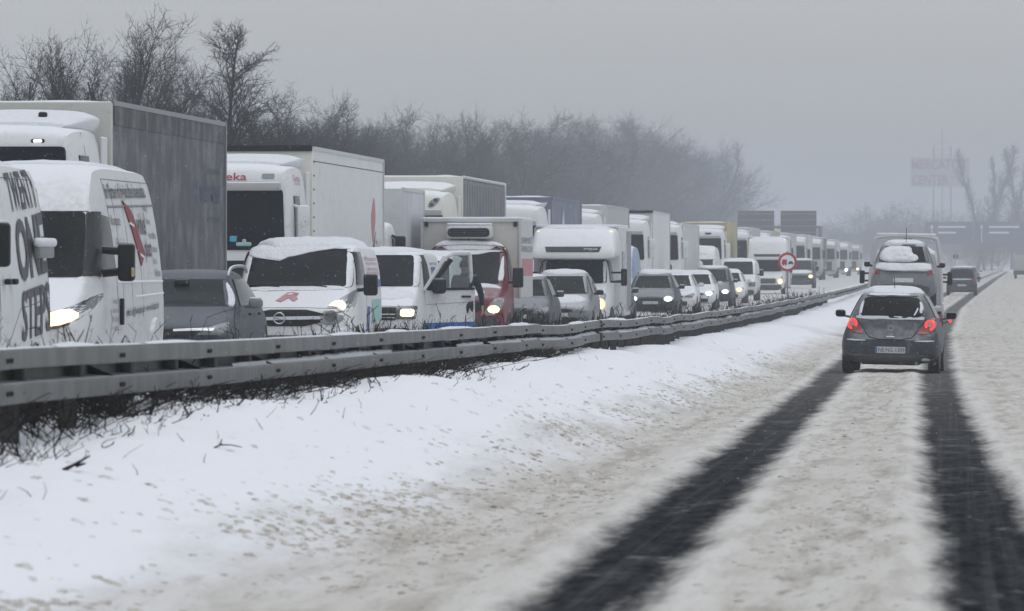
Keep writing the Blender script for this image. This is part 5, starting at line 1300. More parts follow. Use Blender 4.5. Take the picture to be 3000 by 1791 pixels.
def lorry_girteka():
    v = lorry('white lorry with red lettering pulling a white refrigerated trailer', XL, 110.0, M['white2'], M['white2'], top=3.95, rail=M['lightgrey'], front=M['cream'])
    t = v.t; tr = v.tr; g = v.g
    v.text('Girteka', -.56, .33, 3.27, 3.42, M['ink_red'], 'f', bold=.012); v.text('LOGISTICS', -.40, .12, 3.185, 3.235, M['ink'], 'f')
    for x in (.80,):
        for dx in (0,): v.patch('spotlight', rr(.62, 3.30, .86, 3.40, .03), M['lens'], off=.012); v.patch('spotlight', flip(rr(.62, 3.30, .86, 3.40, .03)), M['lens'], off=.012)
    for s, z in (('Girteka', 3.26), ('LOGISTICS', 3.20)): v.text(s, .75, 1.7, z, z + (.13 if s == 'Girteka' else .04), M['ink_pink'], 'r')
    MB().box(-t, t, g - .10, g - .05, 3.88, 3.99).build('front_cap', M['black'], tr, 0)
    MB().box(t + .001, t + .004, g + .1, g + 13.5, 3.68, 3.70).build('panel_line', M['ink'], tr, 0)
    pl = [(11.0, 2.72), (11.35, 3.0), (11.6, 3.15), (11.8, 3.0), (11.95, 2.7), (11.75, 2.4), (11.45, 2.1), (11.2, 2.3)]
    MB().prism([(g + a, b) for a, b in chaikin(pl, 2, True)], 'x', t + .001, t + .008).build('logo', M['ink_pink'], tr, 0)
    MB().prism([(g + 11.25, 2.0), (g + 11.9, 2.35), (g + 12.0, 2.4), (g + 11.5, 1.75)], 'x', t + .001, t + .009).build('logo_tail', M['ink'], tr, 0)
    flat_text(v, 'Girteka', g + 12.0, g + 13.3, 1.78, 2.22, M['ink_pink'], tr, bold=.02)
    for k in range(9): MB().box(t - .002, t + .02, g + .06, g + .18, 1.5 + .27 * k, 1.53 + .27 * k).build('hinge', M['ink'], tr, 0)
    # things on the dashboard seen through the windscreen
    return v
lg = lorry_girteka()
for nm, lab, x0, x1, z0, z1, mt in (('lunch_box', 'light blue box on the dashboard of the red-lettered lorry', .02, .16, 2.10, 2.22, 'cyan'), ('plush_toy', 'pale green toy row on the lorry dashboard beside the blue box', .14, .44, 2.02, 2.10, 'teal'), ('toy_frog', 'single green ball toy at the far end of the lorry dashboard', .76, .86, 2.0, 2.06, 'leafgreen')):
    if nm == 'toy_frog': M['leafgreen'] = paint('green_plush', (.16, .34, .18), dirt=0, dust=0)
    p = lg.hit((x0 + x1) / 2, (z0 + z1) / 2, 'f')[0]
    mb = MB().rbox(-(x1 - x0) / 2, (x1 - x0) / 2, -.03, .03, 0, z1 - z0, .03, 3)
    if nm == 'plush_toy': mb.rbox(-.03, .05, -.03, .03, .05, .14, .03, 3)
    o = mb.build(nm, M[mt], None, 60, (lg.X + (x0 + x1) / 2, lg.Y + p.y - .02, lg.z0 + z0)); tag(o, lab, 'toy' if 'toy' in nm else 'box')

def small_box_lorry():
    v = lorry('white box lorry with streaked white side, squeezed between the two long trailers', XL + .1, 127.3, M['white'], M['beige'], L=5.2, top=3.42, gap=2.0, W=2.4, Hc=2.7, wtop=2.45, wbot=1.5, defl=False, visor=False, name='box_lorry')
    MB().box(v.t + .002, v.t + .012, v.g + .1, v.g + 5.1, 1.3, 3.34).build('streaked_side', M['curtain_white'], v.tr, 0)
    p = v.hit(.95, 2.0, 'f')[0]
    for z in (1.5,): v.patch('snow_patch', chaikin([(.3, 2.5), (.95, 2.5), (.8, 2.3), (.6, 2.1), (.3, 2.0)], 1, True), M['snow'], nu=6, nv=6, puff=.02)
    return v
small_box_lorry()
def lorry_cream():
    v = lorry('cream lorry cab with twin spotlights and ribbed grey trailer bearing a blue mark', XL, 143.6, M['cream'], M['curtain2'], top=3.97, roofpaint=M['cream'], front=M['cream'], rail=M['snow'], wtop=2.98)
    for sg in (1, -1):
        P = [(sg * a, b) for a, b in [(.62, 3.14), (.86, 3.20), (.98, 3.42), (.72, 3.36)]]
        h = v.patch('spotlight_panel', chaikin(P, 1, True), M['lens'], off=.012, nu=6, nv=6)
        for cx, cz in ((.74, 3.22), (.84, 3.34)): v.patch('spotlight', [(sg * cx + .055 * math.cos(k * math.pi / 5), cz + .055 * math.sin(k * math.pi / 5)) for k in range(10)], M['lens_dark'], off=.022, nu=5, nv=5, parent=h)
    g = v.g; t = v.t
    MB().prism([(g + 4.6, 2.4), (g + 6.0, 2.4), (g + 5.7, 2.9), (g + 5.4, 3.45), (g + 5.1, 2.9)], 'x', t + .001, t + .009).build('blue_mark', M['ink_blue'], v.tr, 0)
    for k in range(18): MB().box(t + .018, t + .03, g + .5 + .72 * k, g + .75 + .72 * k, 3.88, 3.96).build('strap_hook', M['trim'], v.tr, 0)
    for k in range(26): MB().box(t, t + .012, g + .4 + .5 * k, g + .44 + .5 * k, 1.3, 3.8).build('curtain_rib', M['curtain2'], v.tr, 0)
lorry_cream()
v = lorry('white snow-topped lorry with blue curtain trailer behind the motorhome', XL, 175.4, M['white2'], M['curtain_blue'], top=3.85, roofpaint=M['snow'], front=M['curtain_blue'], rail=M['curtain_blue'], wtop=2.98)
MB().prism([(v.g + 4, 2.6), (v.g + 6.2, 2.6), (v.g + 5.2, 3.5)], 'x', v.t + .001, v.t + .01).build('pale_mark', M['lightgrey'], v.tr, 0)
lorry('white lorry with grey trailer peeping over the motorhome roof', XL, 203, M['white2'], M['grey_panel'], top=3.88, rail=M['grey_panel'], wtop=3.0)
v = lorry('white lorry with black mirror and plain white trailer right of the motorhome', XL, 234, M['white2'], M['white2'], top=3.95, wtop=3.0)
MB().box(-v.t, v.t, v.g - .1, v.g - .04, 3.88, 3.99).build('front_cap', M['black'], v.tr, 0)
# ------------------------------------------------------------------ the queue: farther along
def slim_van(name, label, X, Y, W, H, L=4.8, lamp=None, mat=None, group=GV, logo=False):
    v = van(name, label, 'van', X, Y, W, L, H, mat or M['white'], cowl=(.9, 1.22), nose=.95, roof_y=1.6 if H < 2.2 else 2.0, roof_w=.88, belt=1.0, group=group)
    w = v.w; zt = min(H - .12, 1.95)
    v.patch('windscreen', corner([(-w * .88, 1.25), (w * .88, 1.25), (w * .84, zt), (-w * .84, zt)], .07), M['glass'], nu=10, nv=6)
    for sg in (1, -1):
        h = v.patch('headlight', [(sg * a, b) for a, b in rr(w * .55, .68, w * .90, .90, .05)], M['lens_dark'], off=.014)
        if lamp: v.patch('lamp_halo', [(sg * w * .72 + .16 * math.cos(a * math.pi / 5), .79 + .13 * math.sin(a * math.pi / 5)) for a in range(10)], M['halo_warm'], off=.022, nu=5, nv=5, parent=h); v.patch('lamp', [(sg * w * .72 + .09 * math.cos(a * math.pi / 5), .79 + .07 * math.sin(a * math.pi / 5)) for a in range(10)], lamp, off=.03, nu=5, nv=5, parent=h)  # the first, wider disc is an added glow halo
        mirror(v, sg * (w + .04), 1.15, 1.32, .2, .3, .15, .1, M['black'], sg)
    v.patch('grille', rr(-w * .5, .66, w * .5, .88, .04), M['black'], off=.012)
    v.patch('roof_snow', chaikin([(-w * .8, 1.7), (w * .8, 1.7), (w * .82, L - .2), (-w * .82, L - .2)], 1, True), M['snow'], side='t', nu=10, nv=12, puff=.05, seed=int(Y))
    v.patch('bonnet_snow', chaikin([(-w * .75, .3), (w * .75, .3), (w * .82, .86), (-w * .82, .86)], 1, True), M['snow'], side='t', nu=10, nv=6, puff=.03, seed=int(Y) + 1)
    if logo: v.patch('logo', [(-.42 + .19 * math.cos(a * math.pi / 6), H - .42 + .13 * math.sin(a * math.pi / 6)) for a in range(12)], M['ink_soft'], off=.012, nu=6, nv=6); v.text('express', .02, .42, H - .44, H - .38, M['ink_soft'], 'f')
    return v
M['pale_blue'] = paint('pale_blue_paint', (.22, .30, .48), dirt=.5, dust=.8)
def lane(px, s): return (px - 2800) / s
car('saloon_car', 'dark car just right of the motorhome, daytime light bar lit', -10.25, 164, M['dark_car'], 1.78, 4.4, 1.46, group=GC, lamp=M['lamp_white'], snow_roof=.04)
car('saloon_car', 'dark estate with snow-streaked bonnet and white lit headlight past the motorhome', -10.15, 190, M['dark_car'], 1.78, 4.5, 1.52, group=GC, lamp=M['lamp_white'], snow_roof=.09, mir=M['black'])
car('hatchback_car', 'white snow-roofed car with red patch behind the dark estate', -10.25, 207, M['white_car'], 1.76, 4.2, 1.50, group=GC, snow_roof=.07, snow_hood=True)
car('hatchback_car', 'white car with two bright white headlights in mid queue', -10.25, 224, M['white_car'], 1.74, 4.1, 1.50, group=GC, lamp=M['lamp_white'], snow_hood=True, snow_roof=.05)
car('people_carrier', 'tall dark car with snow-edged roof behind the bright white headlights', -10.2, 238, M['dark_car'], 1.80, 4.6, 1.68, group=GC, lamp=M['lamp_white'], snow_roof=.05, cowl=(1.0, 1.0), roof_y=1.85, roof_w=.74)
car('hatchback_car', 'pale car with one yellowish headlight in front of the white bus van', -10.2, 254, M['white_car'], 1.74, 4.1, 1.50, group=GC, lamp=M['lamp_yellow'], snow_hood=True, snow_roof=.06)
slim_van('bus_van', 'white bus-like van with black mirror in front of the far motorhome', -10.3, 269, 1.95, 1.98)
motorhome('far motorhome with plain white berth beside the round red sign', -10.4, 314, M['lamp_warm'], None, H=3.15)
slim_van('minibus', 'dark minibus with both headlights shining, last before the snowy gap', -10.3, 378, 1.95, 1.95, lamp=M['lamp_warm'], mat=M['dark_car'])
slim_van('panel_van', 'tall white van with round dark logo on its forehead in the lorry lane', -13.25, 292, 2.1, 2.62, 5.6, group='white vans in the lorry lane', logo=True)
slim_van('panel_van', 'low white van in front of the tall van with round logo', -13.4, 279, 1.95, 1.95, 4.6, group='white vans in the lorry lane')
slim_van('panel_van', 'light blue and white van squeezed between motorhome and white lorry', -13.42, 220.5, 2.05, 2.5, 5.4, mat=M['pale_blue'], group='vans in the lorry lane')
FL = dict(detail=1, gap=2.6)  # farthest cabs and trailers greyed in their paint to suggest haze
lorry('white lorry half hidden left of the yellow lorry, pale trailer', XL, 262, M['white2'], M['lightgrey'], top=3.6, **FL)
v = lorry('yellow-framed lorry with white snowy cab and yellow plate behind glass', XL, 310, M['white2'], M['yellow'], top=3.95, front=M['yellow'], rail=M['yellow'], **FL)
v.patch('name_plate', rr(-.55, 2.80, .45, 2.92, .02), M['yellow'], off=.02)
v.pair('roof_lamp', rr(.16, 3.28, .50, 3.38, .04), M['black'])
lorry('lorry with white roof and grey trailer over the far motorhome', XL, 348, M['white2'], M['grey_panel'], top=3.85, **FL)
lorry('lorry with yellow trailer side between two greys far along', XL, 388, M['lightgrey'], M['yellow'], top=3.85, rail=M['yellow'], **FL)
lorry('pale grey box lorry just past the round red sign', XL, 430, M['lightgrey'], M['grey_panel'], top=3.9, **FL)
lorry('white-nosed lorry with warm low light past the round sign', XL, 480, M['lightgrey'], M['lightgrey'], top=4.0, lamp=M['lamp_warm'], **FL)
lorry('dark grey curtain lorry among the faint far lorries', XL, 535, M['grey_panel'], M['curtain'], top=4.0, **FL)
lorry('faint lorry with dark window and pale trailer far along', XL, 598, M['grey_panel'], M['lightgrey'], top=4.0, **FL)
lorry('very faint lorry with the brightest white headlight', XL, 668, M['lightgrey'], M['grey_panel'], top=4.0, lamp=M['lamp_far'] if 'lamp_far' in M else M['lamp_white'], **FL)
lorry('last faint lorry at the end of the queue', XL, 745, M['grey_panel'], M['grey_panel'], top=3.9, lamp=M['lamp_warm'], **FL)

# ------------------------------------------------------------------ our carriageway
def corsa():
    """Grey three-door hatchback seen from behind; local y=0 is the rear bumper, +y is its front."""
    Y = 97.6; X = -1.13
    v = Veh('hatchback_car', 'grey snow-dusted hatchback ahead with lit red tail lights', 'car', X, Y, None, float(zroad(Y)) - .03, (0, R(1.3), R(-1.5)))
    w = .86
    st = [(0, .30, .60, .66, .72, .42, .62, .03), (.05, .24, .66, .74, .80, .45, .70, .04), (.16, .20, .80, .78, .84, .50, .74, .05), (.24, .19, .96, .80, .855, .56, .72, .05), (.34, .18, 1.12, .80, w, .62, .64, .06), (.50, .18, 1.34, .80, w, .66, .54, .07), (.62, .18, 1.40, .80, w, .68, .53, .08),
          (1.1, .18, 1.455, .80, w, .72, .55, .09), (1.8, .18, 1.47, .80, w, .74, .57, .09), (2.5, .18, 1.40, .80, w, .74, .58, .09), (3.1, .18, 1.0, .80, w, .72, .70, .09), (3.7, .2, .86, .78, .83, .6, .66, .08), (3.98, .3, .66, .62, .68, .5, .56, .06)]
    v.body(loft(st, 2, 1), M['grey_car']); v.w = w
    P = v.patch
    win = P('rear_window', corner([(-.52, .99), (-.2, .965), (.2, .965), (.52, .99), (.55, 1.08), (.47, 1.32), (-.47, 1.32), (-.55, 1.08)], .07), M['glass_rear'], nu=14, nv=9)
    P('window_snow', chaikin([(-.56, 1.0), (-.50, 1.0), (-.49, 1.12), (-.46, 1.26), (-.50, 1.28), (-.55, 1.12)], 1, True), M['snow'], nu=4, nv=10, puff=.015, jag=.03, seed=3)
    P('window_snow', chaikin([(.46, 1.08), (.53, 1.02), (.55, 1.15), (.49, 1.28), (.46, 1.26), (.48, 1.15)], 1, True), M['snow'], nu=4, nv=10, puff=.015, jag=.03, seed=5)
    P('window_snow', chaikin([(.36, 1.0), (.42, 1.02), (.48, 1.16), (.44, 1.17), (.40, 1.08)], 1, True), M['snow'], nu=4, nv=6, puff=.012, seed=8)
    P('sill_snow', chaikin([(-.6, .93), (.55, .93), (.58, 1.0), (.3, .98), (0, .97), (-.3, .985), (-.6, 1.02)], 1, True), M['snow_thin'], nu=20, nv=5, puff=.012, jag=.02, seed=6)
    P('spoiler', chaikin([(-.50, 1.34), (.50, 1.34), (.48, 1.395), (-.48, 1.395)], 1, True), M['grey_car'], off=.05, nu=14, nv=3)
    P('spoiler_snow', chaikin([(-.48, 1.345), (.46, 1.345), (.46, 1.40), (-.48, 1.40)], 1, True), M['snow'], off=.06, nu=20, nv=3, puff=.07, jag=.02, seed=2)
    P('roof_snow', chaikin([(-.50, .60), (.50, .60), (.52, 2.2), (-.52, 2.2)], 1, True), M['snow'], side='t', nu=14, nv=12, puff=.05, seed=11)
    for sg in (1, -1):
        q = lambda L_: [(sg * a, b) for a, b in L_]
        t = P('tail_light', q(chaikin([(.43, .70), (.60, .70), (.72, .76), (.785, .88), (.76, .965), (.70, .985), (.60, .90)], 1, True)), M['tail_red'], off=.018, nu=8, nv=8)
        for k in range(14):
            a = 2 * math.pi * k / 14; cx, cz = .668, .858
            if k in (9, 10): continue
            P('lit_segment', q([(cx + .048 * math.cos(a - .19), cz + .048 * math.sin(a - .19)), (cx + .092 * math.cos(a - .16), cz + .092 * math.sin(a - .16)), (cx + .092 * math.cos(a + .16), cz + .092 * math.sin(a + .16)), (cx + .048 * math.cos(a + .19), cz + .048 * math.sin(a + .19))]), M['tail_lit'], off=.026, nu=2, nv=2, parent=t)
        P('reversing_lens', q([(.668 + .038 * math.cos(k * math.pi / 5), .858 + .038 * math.sin(k * math.pi / 5)) for k in range(10)]), M['lens'], off=.028, nu=4, nv=4, parent=t)
        mb = MB().rbox(*sorted((sg * .88, sg * 1.06)), 2.32, 2.44, .945, 1.075, .05, 3); mb.tube([(sg * .80, 2.42, .95), (sg * .92, 2.40, .97)], .022, 6)
        m = mb.build('mirror', M['grey_car'], v.root, 60); MB().rbox(*sorted((sg * .895, sg * 1.045)), 2.312, 2.33, .96, 1.06, .008, 2).build('mirror_glass', M['glass'], m)
        wheel(v, sg * .74, .72, .30, .195); wheel(v, sg * .74, 3.2, .30, .195)
        P('bumper_ledge', q(chaikin([(.42, .565), (.74, .575), (.76, .60), (.42, .59)], 1, True)), M['snow_thin'], off=.02, nu=6, nv=2)
        v.patch('side_window', [(1.0, .98), (2.3, .96), (2.0, 1.34), (1.0, 1.36)], M['glass'], 'r' if sg > 0 else 'l', nu=6, nv=4)
        P('hatch_seam', q([(.40, .70), (.415, .70), (.60, .95), (.585, .95)]), M['black'], off=.006, nu=1, nv=6)
    v.seam([(-.44, .72), (-.36, .635), (-.2, .60), (.2, .60), (.36, .635), (.44, .72)], 'f', .02, 'tailgate_edge', M['black'])
    P('plate_recess', chaikin([(-.38, .33), (.38, .33), (.42, .55), (-.42, .55)], 1, True), M['grey_car'], off=.006, nu=8, nv=4)
    pl = P('number_plate', rr(-.26, .365, .26, .475, .008), M['plate'], off=.022, nu=6, nv=2)
    P('plate_band', rr(-.26, .366, -.222, .474, .004), M['ink_blue'], off=.028, nu=2, nv=2, parent=pl)
    v.text('NE·NG 1309', -.20, .245, .385, .455, M['ink'], 'f', off=.030, parent=pl, bold=.005)
    P('emblem', [(.055 * math.cos(k * math.pi / 8), .80 + .055 * math.sin(k * math.pi / 8)) for k in range(16)], M['trim'], off=.014, nu=5, nv=5)
    P('emblem_core', [(.038 * math.cos(k * math.pi / 8), .80 + .038 * math.sin(k * math.pi / 8)) for k in range(16)], M['grey_car'], off=.018, nu=5, nv=5); P('emblem_bolt', [(-.06, .807), (.0, .80), (.06, .793), (0, .80)], M['chrome'], off=.022, nu=3, nv=3)
    P('tailgate_handle', rr(-.09, .655, .09, .70, .02), M['darkgrey'], off=.012); P('handle_snow', rr(-.07, .64, .07, .655, .005), M['snow'], off=.02)
    P('lower_bumper', chaikin([(-.74, .19), (.74, .19), (.78, .32), (.4, .34), (-.4, .34), (-.78, .32)], 1, True), M['darkgrey'], off=.016, nu=14, nv=4)
    P('bumper_dent_snow', chaikin([(.50, .235), (.66, .235), (.70, .27), (.62, .30), (.52, .28)], 1, True), M['snow_thin'], off=.02, nu=5, nv=4, puff=.02)
    MB().tube([(-.46, .30, .985), (-.2, .29, 1.005), (.02, .29, .995)], .011, 6).build('wiper', M['black'], v.root); MB().tube([(-.45, .29, 1.0), (-.2, .28, 1.022), (.02, .28, 1.012)], .009, 6).build('wiper_snow', M['snow'], v.root)
    MB().tube([(.02, 1.0, 1.45), (.02, .72, 1.66)], .006, 6).build('aerial', M['black'], v.root)
    MB().rbox(-.5, .5, .3, 3.4, .16, .30, .03, 2).build('underbody', M['black'], v.root)
    MB().tube([(.45, .05, .20), (.45, .5, .22)], .03, 8).build('exhaust', M['trim'], v.root)
M['plate'] = paint('plate_white', (.55, .56, .56), dirt=.8, dust=0, dirtc=(.3, .3, .3)); M['snow_thin'] = paint('thin_snow', (.62, .64, .67), rough=.9, dirt=.5, dust=0, dirtc=(.3, .32, .35))
corsa()

def tow_truck():
    Y = 149; X = lane(2646, F / 149); z = float(zroad(Y))
    v = Veh('tow_truck', 'silver-white recovery truck carrying a car, driving ahead of the grey hatchback', 'truck', X, Y, None, z, (0, R(1.0), 0))
    MB().rbox(-1.03, 1.03, 0, 5.0, .74, .86, .02, 2).build('loading_bed', M['grey_panel'], v.root)
    for sg in (-1, 1):
        MB().rbox(sg * 1.02 - .03, sg * 1.02 + .03, .0, 5.0, .70, .95, .02, 2).build('bed_rail', M['lightgrey'], v.root)
        wheel(v, sg * .86, 1.5, .34, .34); wheel(v, sg * .86, 5.9, .34, .22)
        t = MB().rbox(*sorted((sg * .80, sg * 1.02)), -.05, .0, .50, .66, .02, 2).build('tail_light', M['tail_red'], v.root); MB().rbox(*sorted((sg * .86, sg * .94)), -.062, -.05, .54, .60, .005, 1).build('lit_segment', M['tail_lit'], t)
        mb = MB().rbox(*sorted((sg * 1.12, sg * 1.26)), 6.1, 6.25, 1.42, 1.78, .03, 2); mb.tube([(sg * .95, 6.2, 1.5), (sg * 1.15, 6.2, 1.5)], .03, 6); mb.tube([(sg * .95, 6.2, 1.7), (sg * 1.15, 6.2, 1.7)], .03, 6); mb.build('mirror', M['black'], v.root)
        MB().rbox(*sorted((sg * .70, sg * 1.0)), 1.0, 2.0, .58, .74, .02, 1).build('mudguard', M['black'], v.root)
    MB().rbox(-.95, .95, .15, .25, .45, .58, .02, 1).build('under_ride_bar', M['darkgrey'], v.root)
    MB().tube([(.98, -.02, .42), (1.22, -.02, .50)], .018, 6).build('side_lamp_arm', M['black'], v.root)
    for x, zz in ((.96, .42), (1.22, .50)): MB().lathe([(.012, -.02), (.04, -.01), (.04, .01), (.012, .02)], 10, 'y', (x, -.04, zz)).build('side_lamp', M['tail_lit'], v.root)
    arch = chaikin([(-.98, 5.05, .86), (-.95, 5.05, 1.7), (-.86, 5.05, 2.55), (-.78, 5.05, 2.72), (.78, 5.05, 2.72), (.86, 5.05, 2.55), (.95, 5.05, 1.7), (.98, 5.05, .86)], 2)
    MB().tube(arch, .055, 8).build('head_board_frame', M['lightgrey'], v.root, 60)
    MB().rbox(-.80, .80, 5.0, 5.1, 2.74, 2.80, .03, 2).build('frame_snow', M['snow'], v.root, 60)
    keep = v.bvh; st = [(5.25, .5, 2.32, .86, .96, 1.2, .80, .12), (5.35, .45, 2.40, .9, .99, 1.2, .84, .14), (6.3, .4, 2.42, .92, 1.0, 1.2, .86, .14), (6.9, .4, 1.5, .92, 1.0, 1.0, .86, .1), (7.5, .42, 1.1, .9, .96, .8, .8, .08), (7.7, .5, .9, .7, .8, .7, .6, .05)]
    v.body(loft(st, 2, 1), M['lightgrey'], 'cab'); v.patch('cab_rear_window', rr(-.6, 1.5, .6, 2.1, .1), M['glass'])
    v.patch('roof_snow', chaikin([(-.75, 5.3), (.75, 5.3), (.78, 6.3), (-.78, 6.3)], 1, True), M['snow'], side='t', nu=10, nv=6, puff=.05)
    MB().tube([(.0, 4.9, 2.5), (.0, 4.9, 2.95)], .008, 5).build('aerial', M['black'], v.root)
    # the car on the bed
    c = Veh('people_carrier', 'silver car with snow-covered tailgate riding on the recovery truck bed', 'car', X - .0, Y + .05, None, z + .87, (0, R(1.0), 0))
    st = [(0, .32, .62, .66, .72, .45, .62, .03), (.06, .26, .80, .76, .82, .5, .74, .04), (.16, .22, 1.0, .80, .865, .55, .74, .05), (.30, .2, 1.22, .82, .885, .62, .67, .06), (.52, .2, 1.58, .82, .885, .7, .58, .07), (.66, .2, 1.65, .82, .885, .74, .57, .08), (1.4, .2, 1.70, .82, .885, .78, .6, .09), (2.4, .2, 1.68, .82, .885, .78, .6, .09), (3.1, .2, 1.35, .82, .885, .76, .68, .09), (3.5, .2, 1.0, .8, .87, .7, .7, .08), (4.1, .24, .84, .78, .83, .6, .66, .08), (4.35, .34, .64, .6, .66, .5, .54, .06)]
    c.body(loft(st, 2, 1), M['silver_car']); P = c.patch
    P('rear_window', corner([(-.66, 1.16), (.66, 1.16), (.56, 1.56), (-.56, 1.56)], .07), M['glass'], nu=12, nv=7)
    P('window_snow', chaikin([(-.60, 1.18), (-.3, 1.14), (.22, 1.15), (.40, 1.22), (.36, 1.34), (.22, 1.38), (.20, 1.55), (-.1, 1.565), (-.45, 1.56), (-.60, 1.42), (-.64, 1.28)], 1, True), M['snow'], nu=20, nv=12, puff=.14, jag=.02, seed=6)
    P('tailgate_snow', chaikin([(-.78, .94), (.1, .90), (.78, .92), (.78, 1.12), (.4, 1.13), (0, 1.09), (-.4, 1.14), (-.78, 1.12)], 1, True), M['snow'], nu=26, nv=7, puff=.10, jag=.02, seed=9)
    P('high_stop_lamp', rr(-.05, 1.59, .30, 1.625, .01), M['black'], off=.03)
    for sg in (1, -1):
        P('tail_light', [(sg * a, b) for a, b in [(.60, .82), (.80, .83), (.84, .98), (.62, .93)]], M['tail_red'], off=.02)
        wheel(c, sg * .76, .8, .32, .2); wheel(c, sg * .76, 3.5, .32, .2)
        m = mirror(c, sg * .92, 2.9, 1.08, .16, .14, .12, .06, M['black'], sg)
        c.patch('side_window', [(.9, 1.1), (2.9, 1.08), (2.6, 1.5), (.9, 1.55)], M['glass'], 'r' if sg > 0 else 'l', nu=6, nv=4)
    P('number_plate', rr(-.26, .62, .26, .73, .01), M['plate'], off=.02); P('bumper', chaikin([(-.8, .28), (.8, .28), (.84, .56), (-.84, .56)], 1, True), M['darkgrey'], off=.02, nu=10, nv=3)
    P('roof_snow', chaikin([(-.52, .75), (.52, .75), (.55, 2.7), (-.55, 2.7)], 1, True), M['snow'], side='t', nu=10, nv=10, puff=.05)
    MB().tube([(.05, .9, 1.66), (.05, .68, 1.95)], .008, 5).build('aerial', M['black'], c.root)
tow_truck()
def rear_car(name, label, X, Y, W, H, mat, lit=False, cat='car'):
    z = float(zroad(Y)) - .02; v = Veh(name, label, cat, X, Y, None, z); w = W / 2; k = H / 1.65
    st = [(0, .32, .62 * k, w * .75, w * .82, .45, w * .7, .03), (.06, .26, .85 * k, w * .86, w * .93, .5, w * .84, .04), (.16, .22, 1.0 * k, w * .92, w * .98, .55, w * .86, .05), (.30, .2, 1.22 * k, w * .93, w, .62, w * .80, .06), (.50, .2, 1.56 * k, w * .93, w, .7, w * .72, .07), (.66, .2, 1.63 * k, w * .93, w, .74, w * .71, .08), (2.2, .2, H, w * .93, w, .78, w * .72, .09), (3.1, .2, 1.3 * k, w * .93, w, .76, w * .8, .09), (4.2, .24, .84 * k, w * .9, w * .94, .6, w * .76, .08), (4.5, .34, .64 * k, w * .7, w * .76, .5, w * .62, .06)]
    v.body(loft(st, 2, 1), mat)
    v.patch('rear_window', corner([(-w * .74, 1.0 * k), (w * .74, 1.0 * k), (w * .64, 1.52 * k), (-w * .64, 1.52 * k)], .07), M['glass'], nu=10, nv=6)
    for sg in (1, -1):
        v.patch('tail_light', [(sg * a, b) for a, b in [(w * .72, .75 * k), (w * .94, .76 * k), (w * .90, 1.0 * k), (w * .80, .98 * k)]], M['tail_lit'] if lit else M['tail_red'], off=.02)
        mirror(v, sg * (w + .01), 2.8, 1.05, .17, .14, .12, .06, M['black'], sg); wheel(v, sg * (w - .12), .8, .32, .2); wheel(v, sg * (w - .12), 3.5, .32, .2)
    v.patch('number_plate', rr(-.26, .55, .26, .66, .01), M['plate'], off=.02)
    v.patch('bumper', chaikin([(-w * .8, .26), (w * .8, .26), (w * .9, .5), (-w * .9, .5)], 1, True), M['darkgrey'], off=.02, nu=10, nv=3)
    v.patch('tailgate_snow', chaikin([(-w * .6, .9 * k), (w * .6, .9 * k), (w * .62, .97 * k), (-w * .62, .97 * k)], 1, True), M['snow_thin'], nu=10, nv=2, off=.02)
    v.patch('roof_snow', chaikin([(-w * .62, .75), (w * .62, .75), (w * .64, 2.6), (-w * .64, 2.6)], 1, True), M['snow'], side='t', nu=10, nv=8, puff=.05)
    return v
rear_car('people_carrier', 'dark people carrier driving far ahead in the wheel tracks', .36, 336, 1.86, 1.70, M['dark_car'])
rear_car('hatchback_car', 'faint pale car beyond the dark people carrier', 1.0, 540, 2.6, 1.5, M['silver_car'])
rl = Veh('lorry', 'faint lorry seen from behind at the picture edge under the blue signs', 'lorry', 7.7, 640, None, float(zroad(640)))
MB().rbox(-1.25, 1.25, 0, 9, .9, 2.6, .05, 2).build('box_body', M['grey_panel'], rl.root); MB().rbox(-1.1, 1.1, -.03, 0, 1.1, 2.4, .01, 1).build('rear_door', M['grey_panel'], rl.root); MB().rbox(-1.2, 1.2, .2, 8, .45, .9, .05, 1).build('chassis', M['black'], rl.root)
for sg in (-1, 1): wheel(rl, sg * 1.0, 1.5, .45, .3)

# ------------------------------------------------------------------ signs
def round_sign():
    Y = 222; p = pix(2307, 768, Y); g = float(ground_z(np.array(p.x), np.array(Y))) - .1
    r = thing('road_sign', 'round red-rimmed no-overtaking sign with red lorry and black car', 'road sign', (p.x, Y, g)); h = p.z - g; rad = .372
    MB().tube([(0, .04, 0), (0, .04, h + .42)], .032, 8).build('pole', M['trim'], r)
    f = MB().lathe([(rad, 0), (rad, .012)], 36, 'y', (0, -.012, h)).build('sign_plate', M['grey_panel'], r)
    MB().lathe([(rad * .995, 0), (rad * .995, .004)], 36, 'y', (0, -.018, h)).build('red_ring', M['sign_red'], f); MB().lathe([(rad * .74, 0), (rad * .74, .004)], 36, 'y', (0, -.023, h)).build('white_disc', M['sign_white'], f)
    q = MB().box(-.20, -.02, -.029, -.025, h - .09, h + .10); q.box(-.22, -.2, -.029, -.025, h - .09, h + .02)
    q.lathe([(.035, 0), (.035, .004)], 10, 'y', (-.16, -.029, h - .105)).lathe([(.035, 0), (.035, .004)], 10, 'y', (-.06, -.029, h - .105)); q.build('red_lorry_symbol', M['sign_red'], f)
    q = MB().prism([(.03, h - .07), (.23, h - .07), (.23, h - .02), (.19, h - .015), (.16, h + .03), (.09, h + .03), (.06, h - .015), (.03, h - .02)], 'y', -.029, -.025)
    q.lathe([(.026, 0), (.026, .004)], 10, 'y', (.07, -.029, h - .08)).lathe([(.026, 0), (.026, .004)], 10, 'y', (.18, -.029, h - .08)); q.build('black_car_symbol', M['sign_black'], f)
M['sign_red'] = paint('sign_red', (.36, .02, .03), dirt=.25, dust=.3); M['sign_white'] = paint('sign_white', (.76, .77, .78), dirt=.2, dust=.2); M['sign_black'] = paint('sign_black', (.02, .02, .02), dirt=0, dust=0)
round_sign()
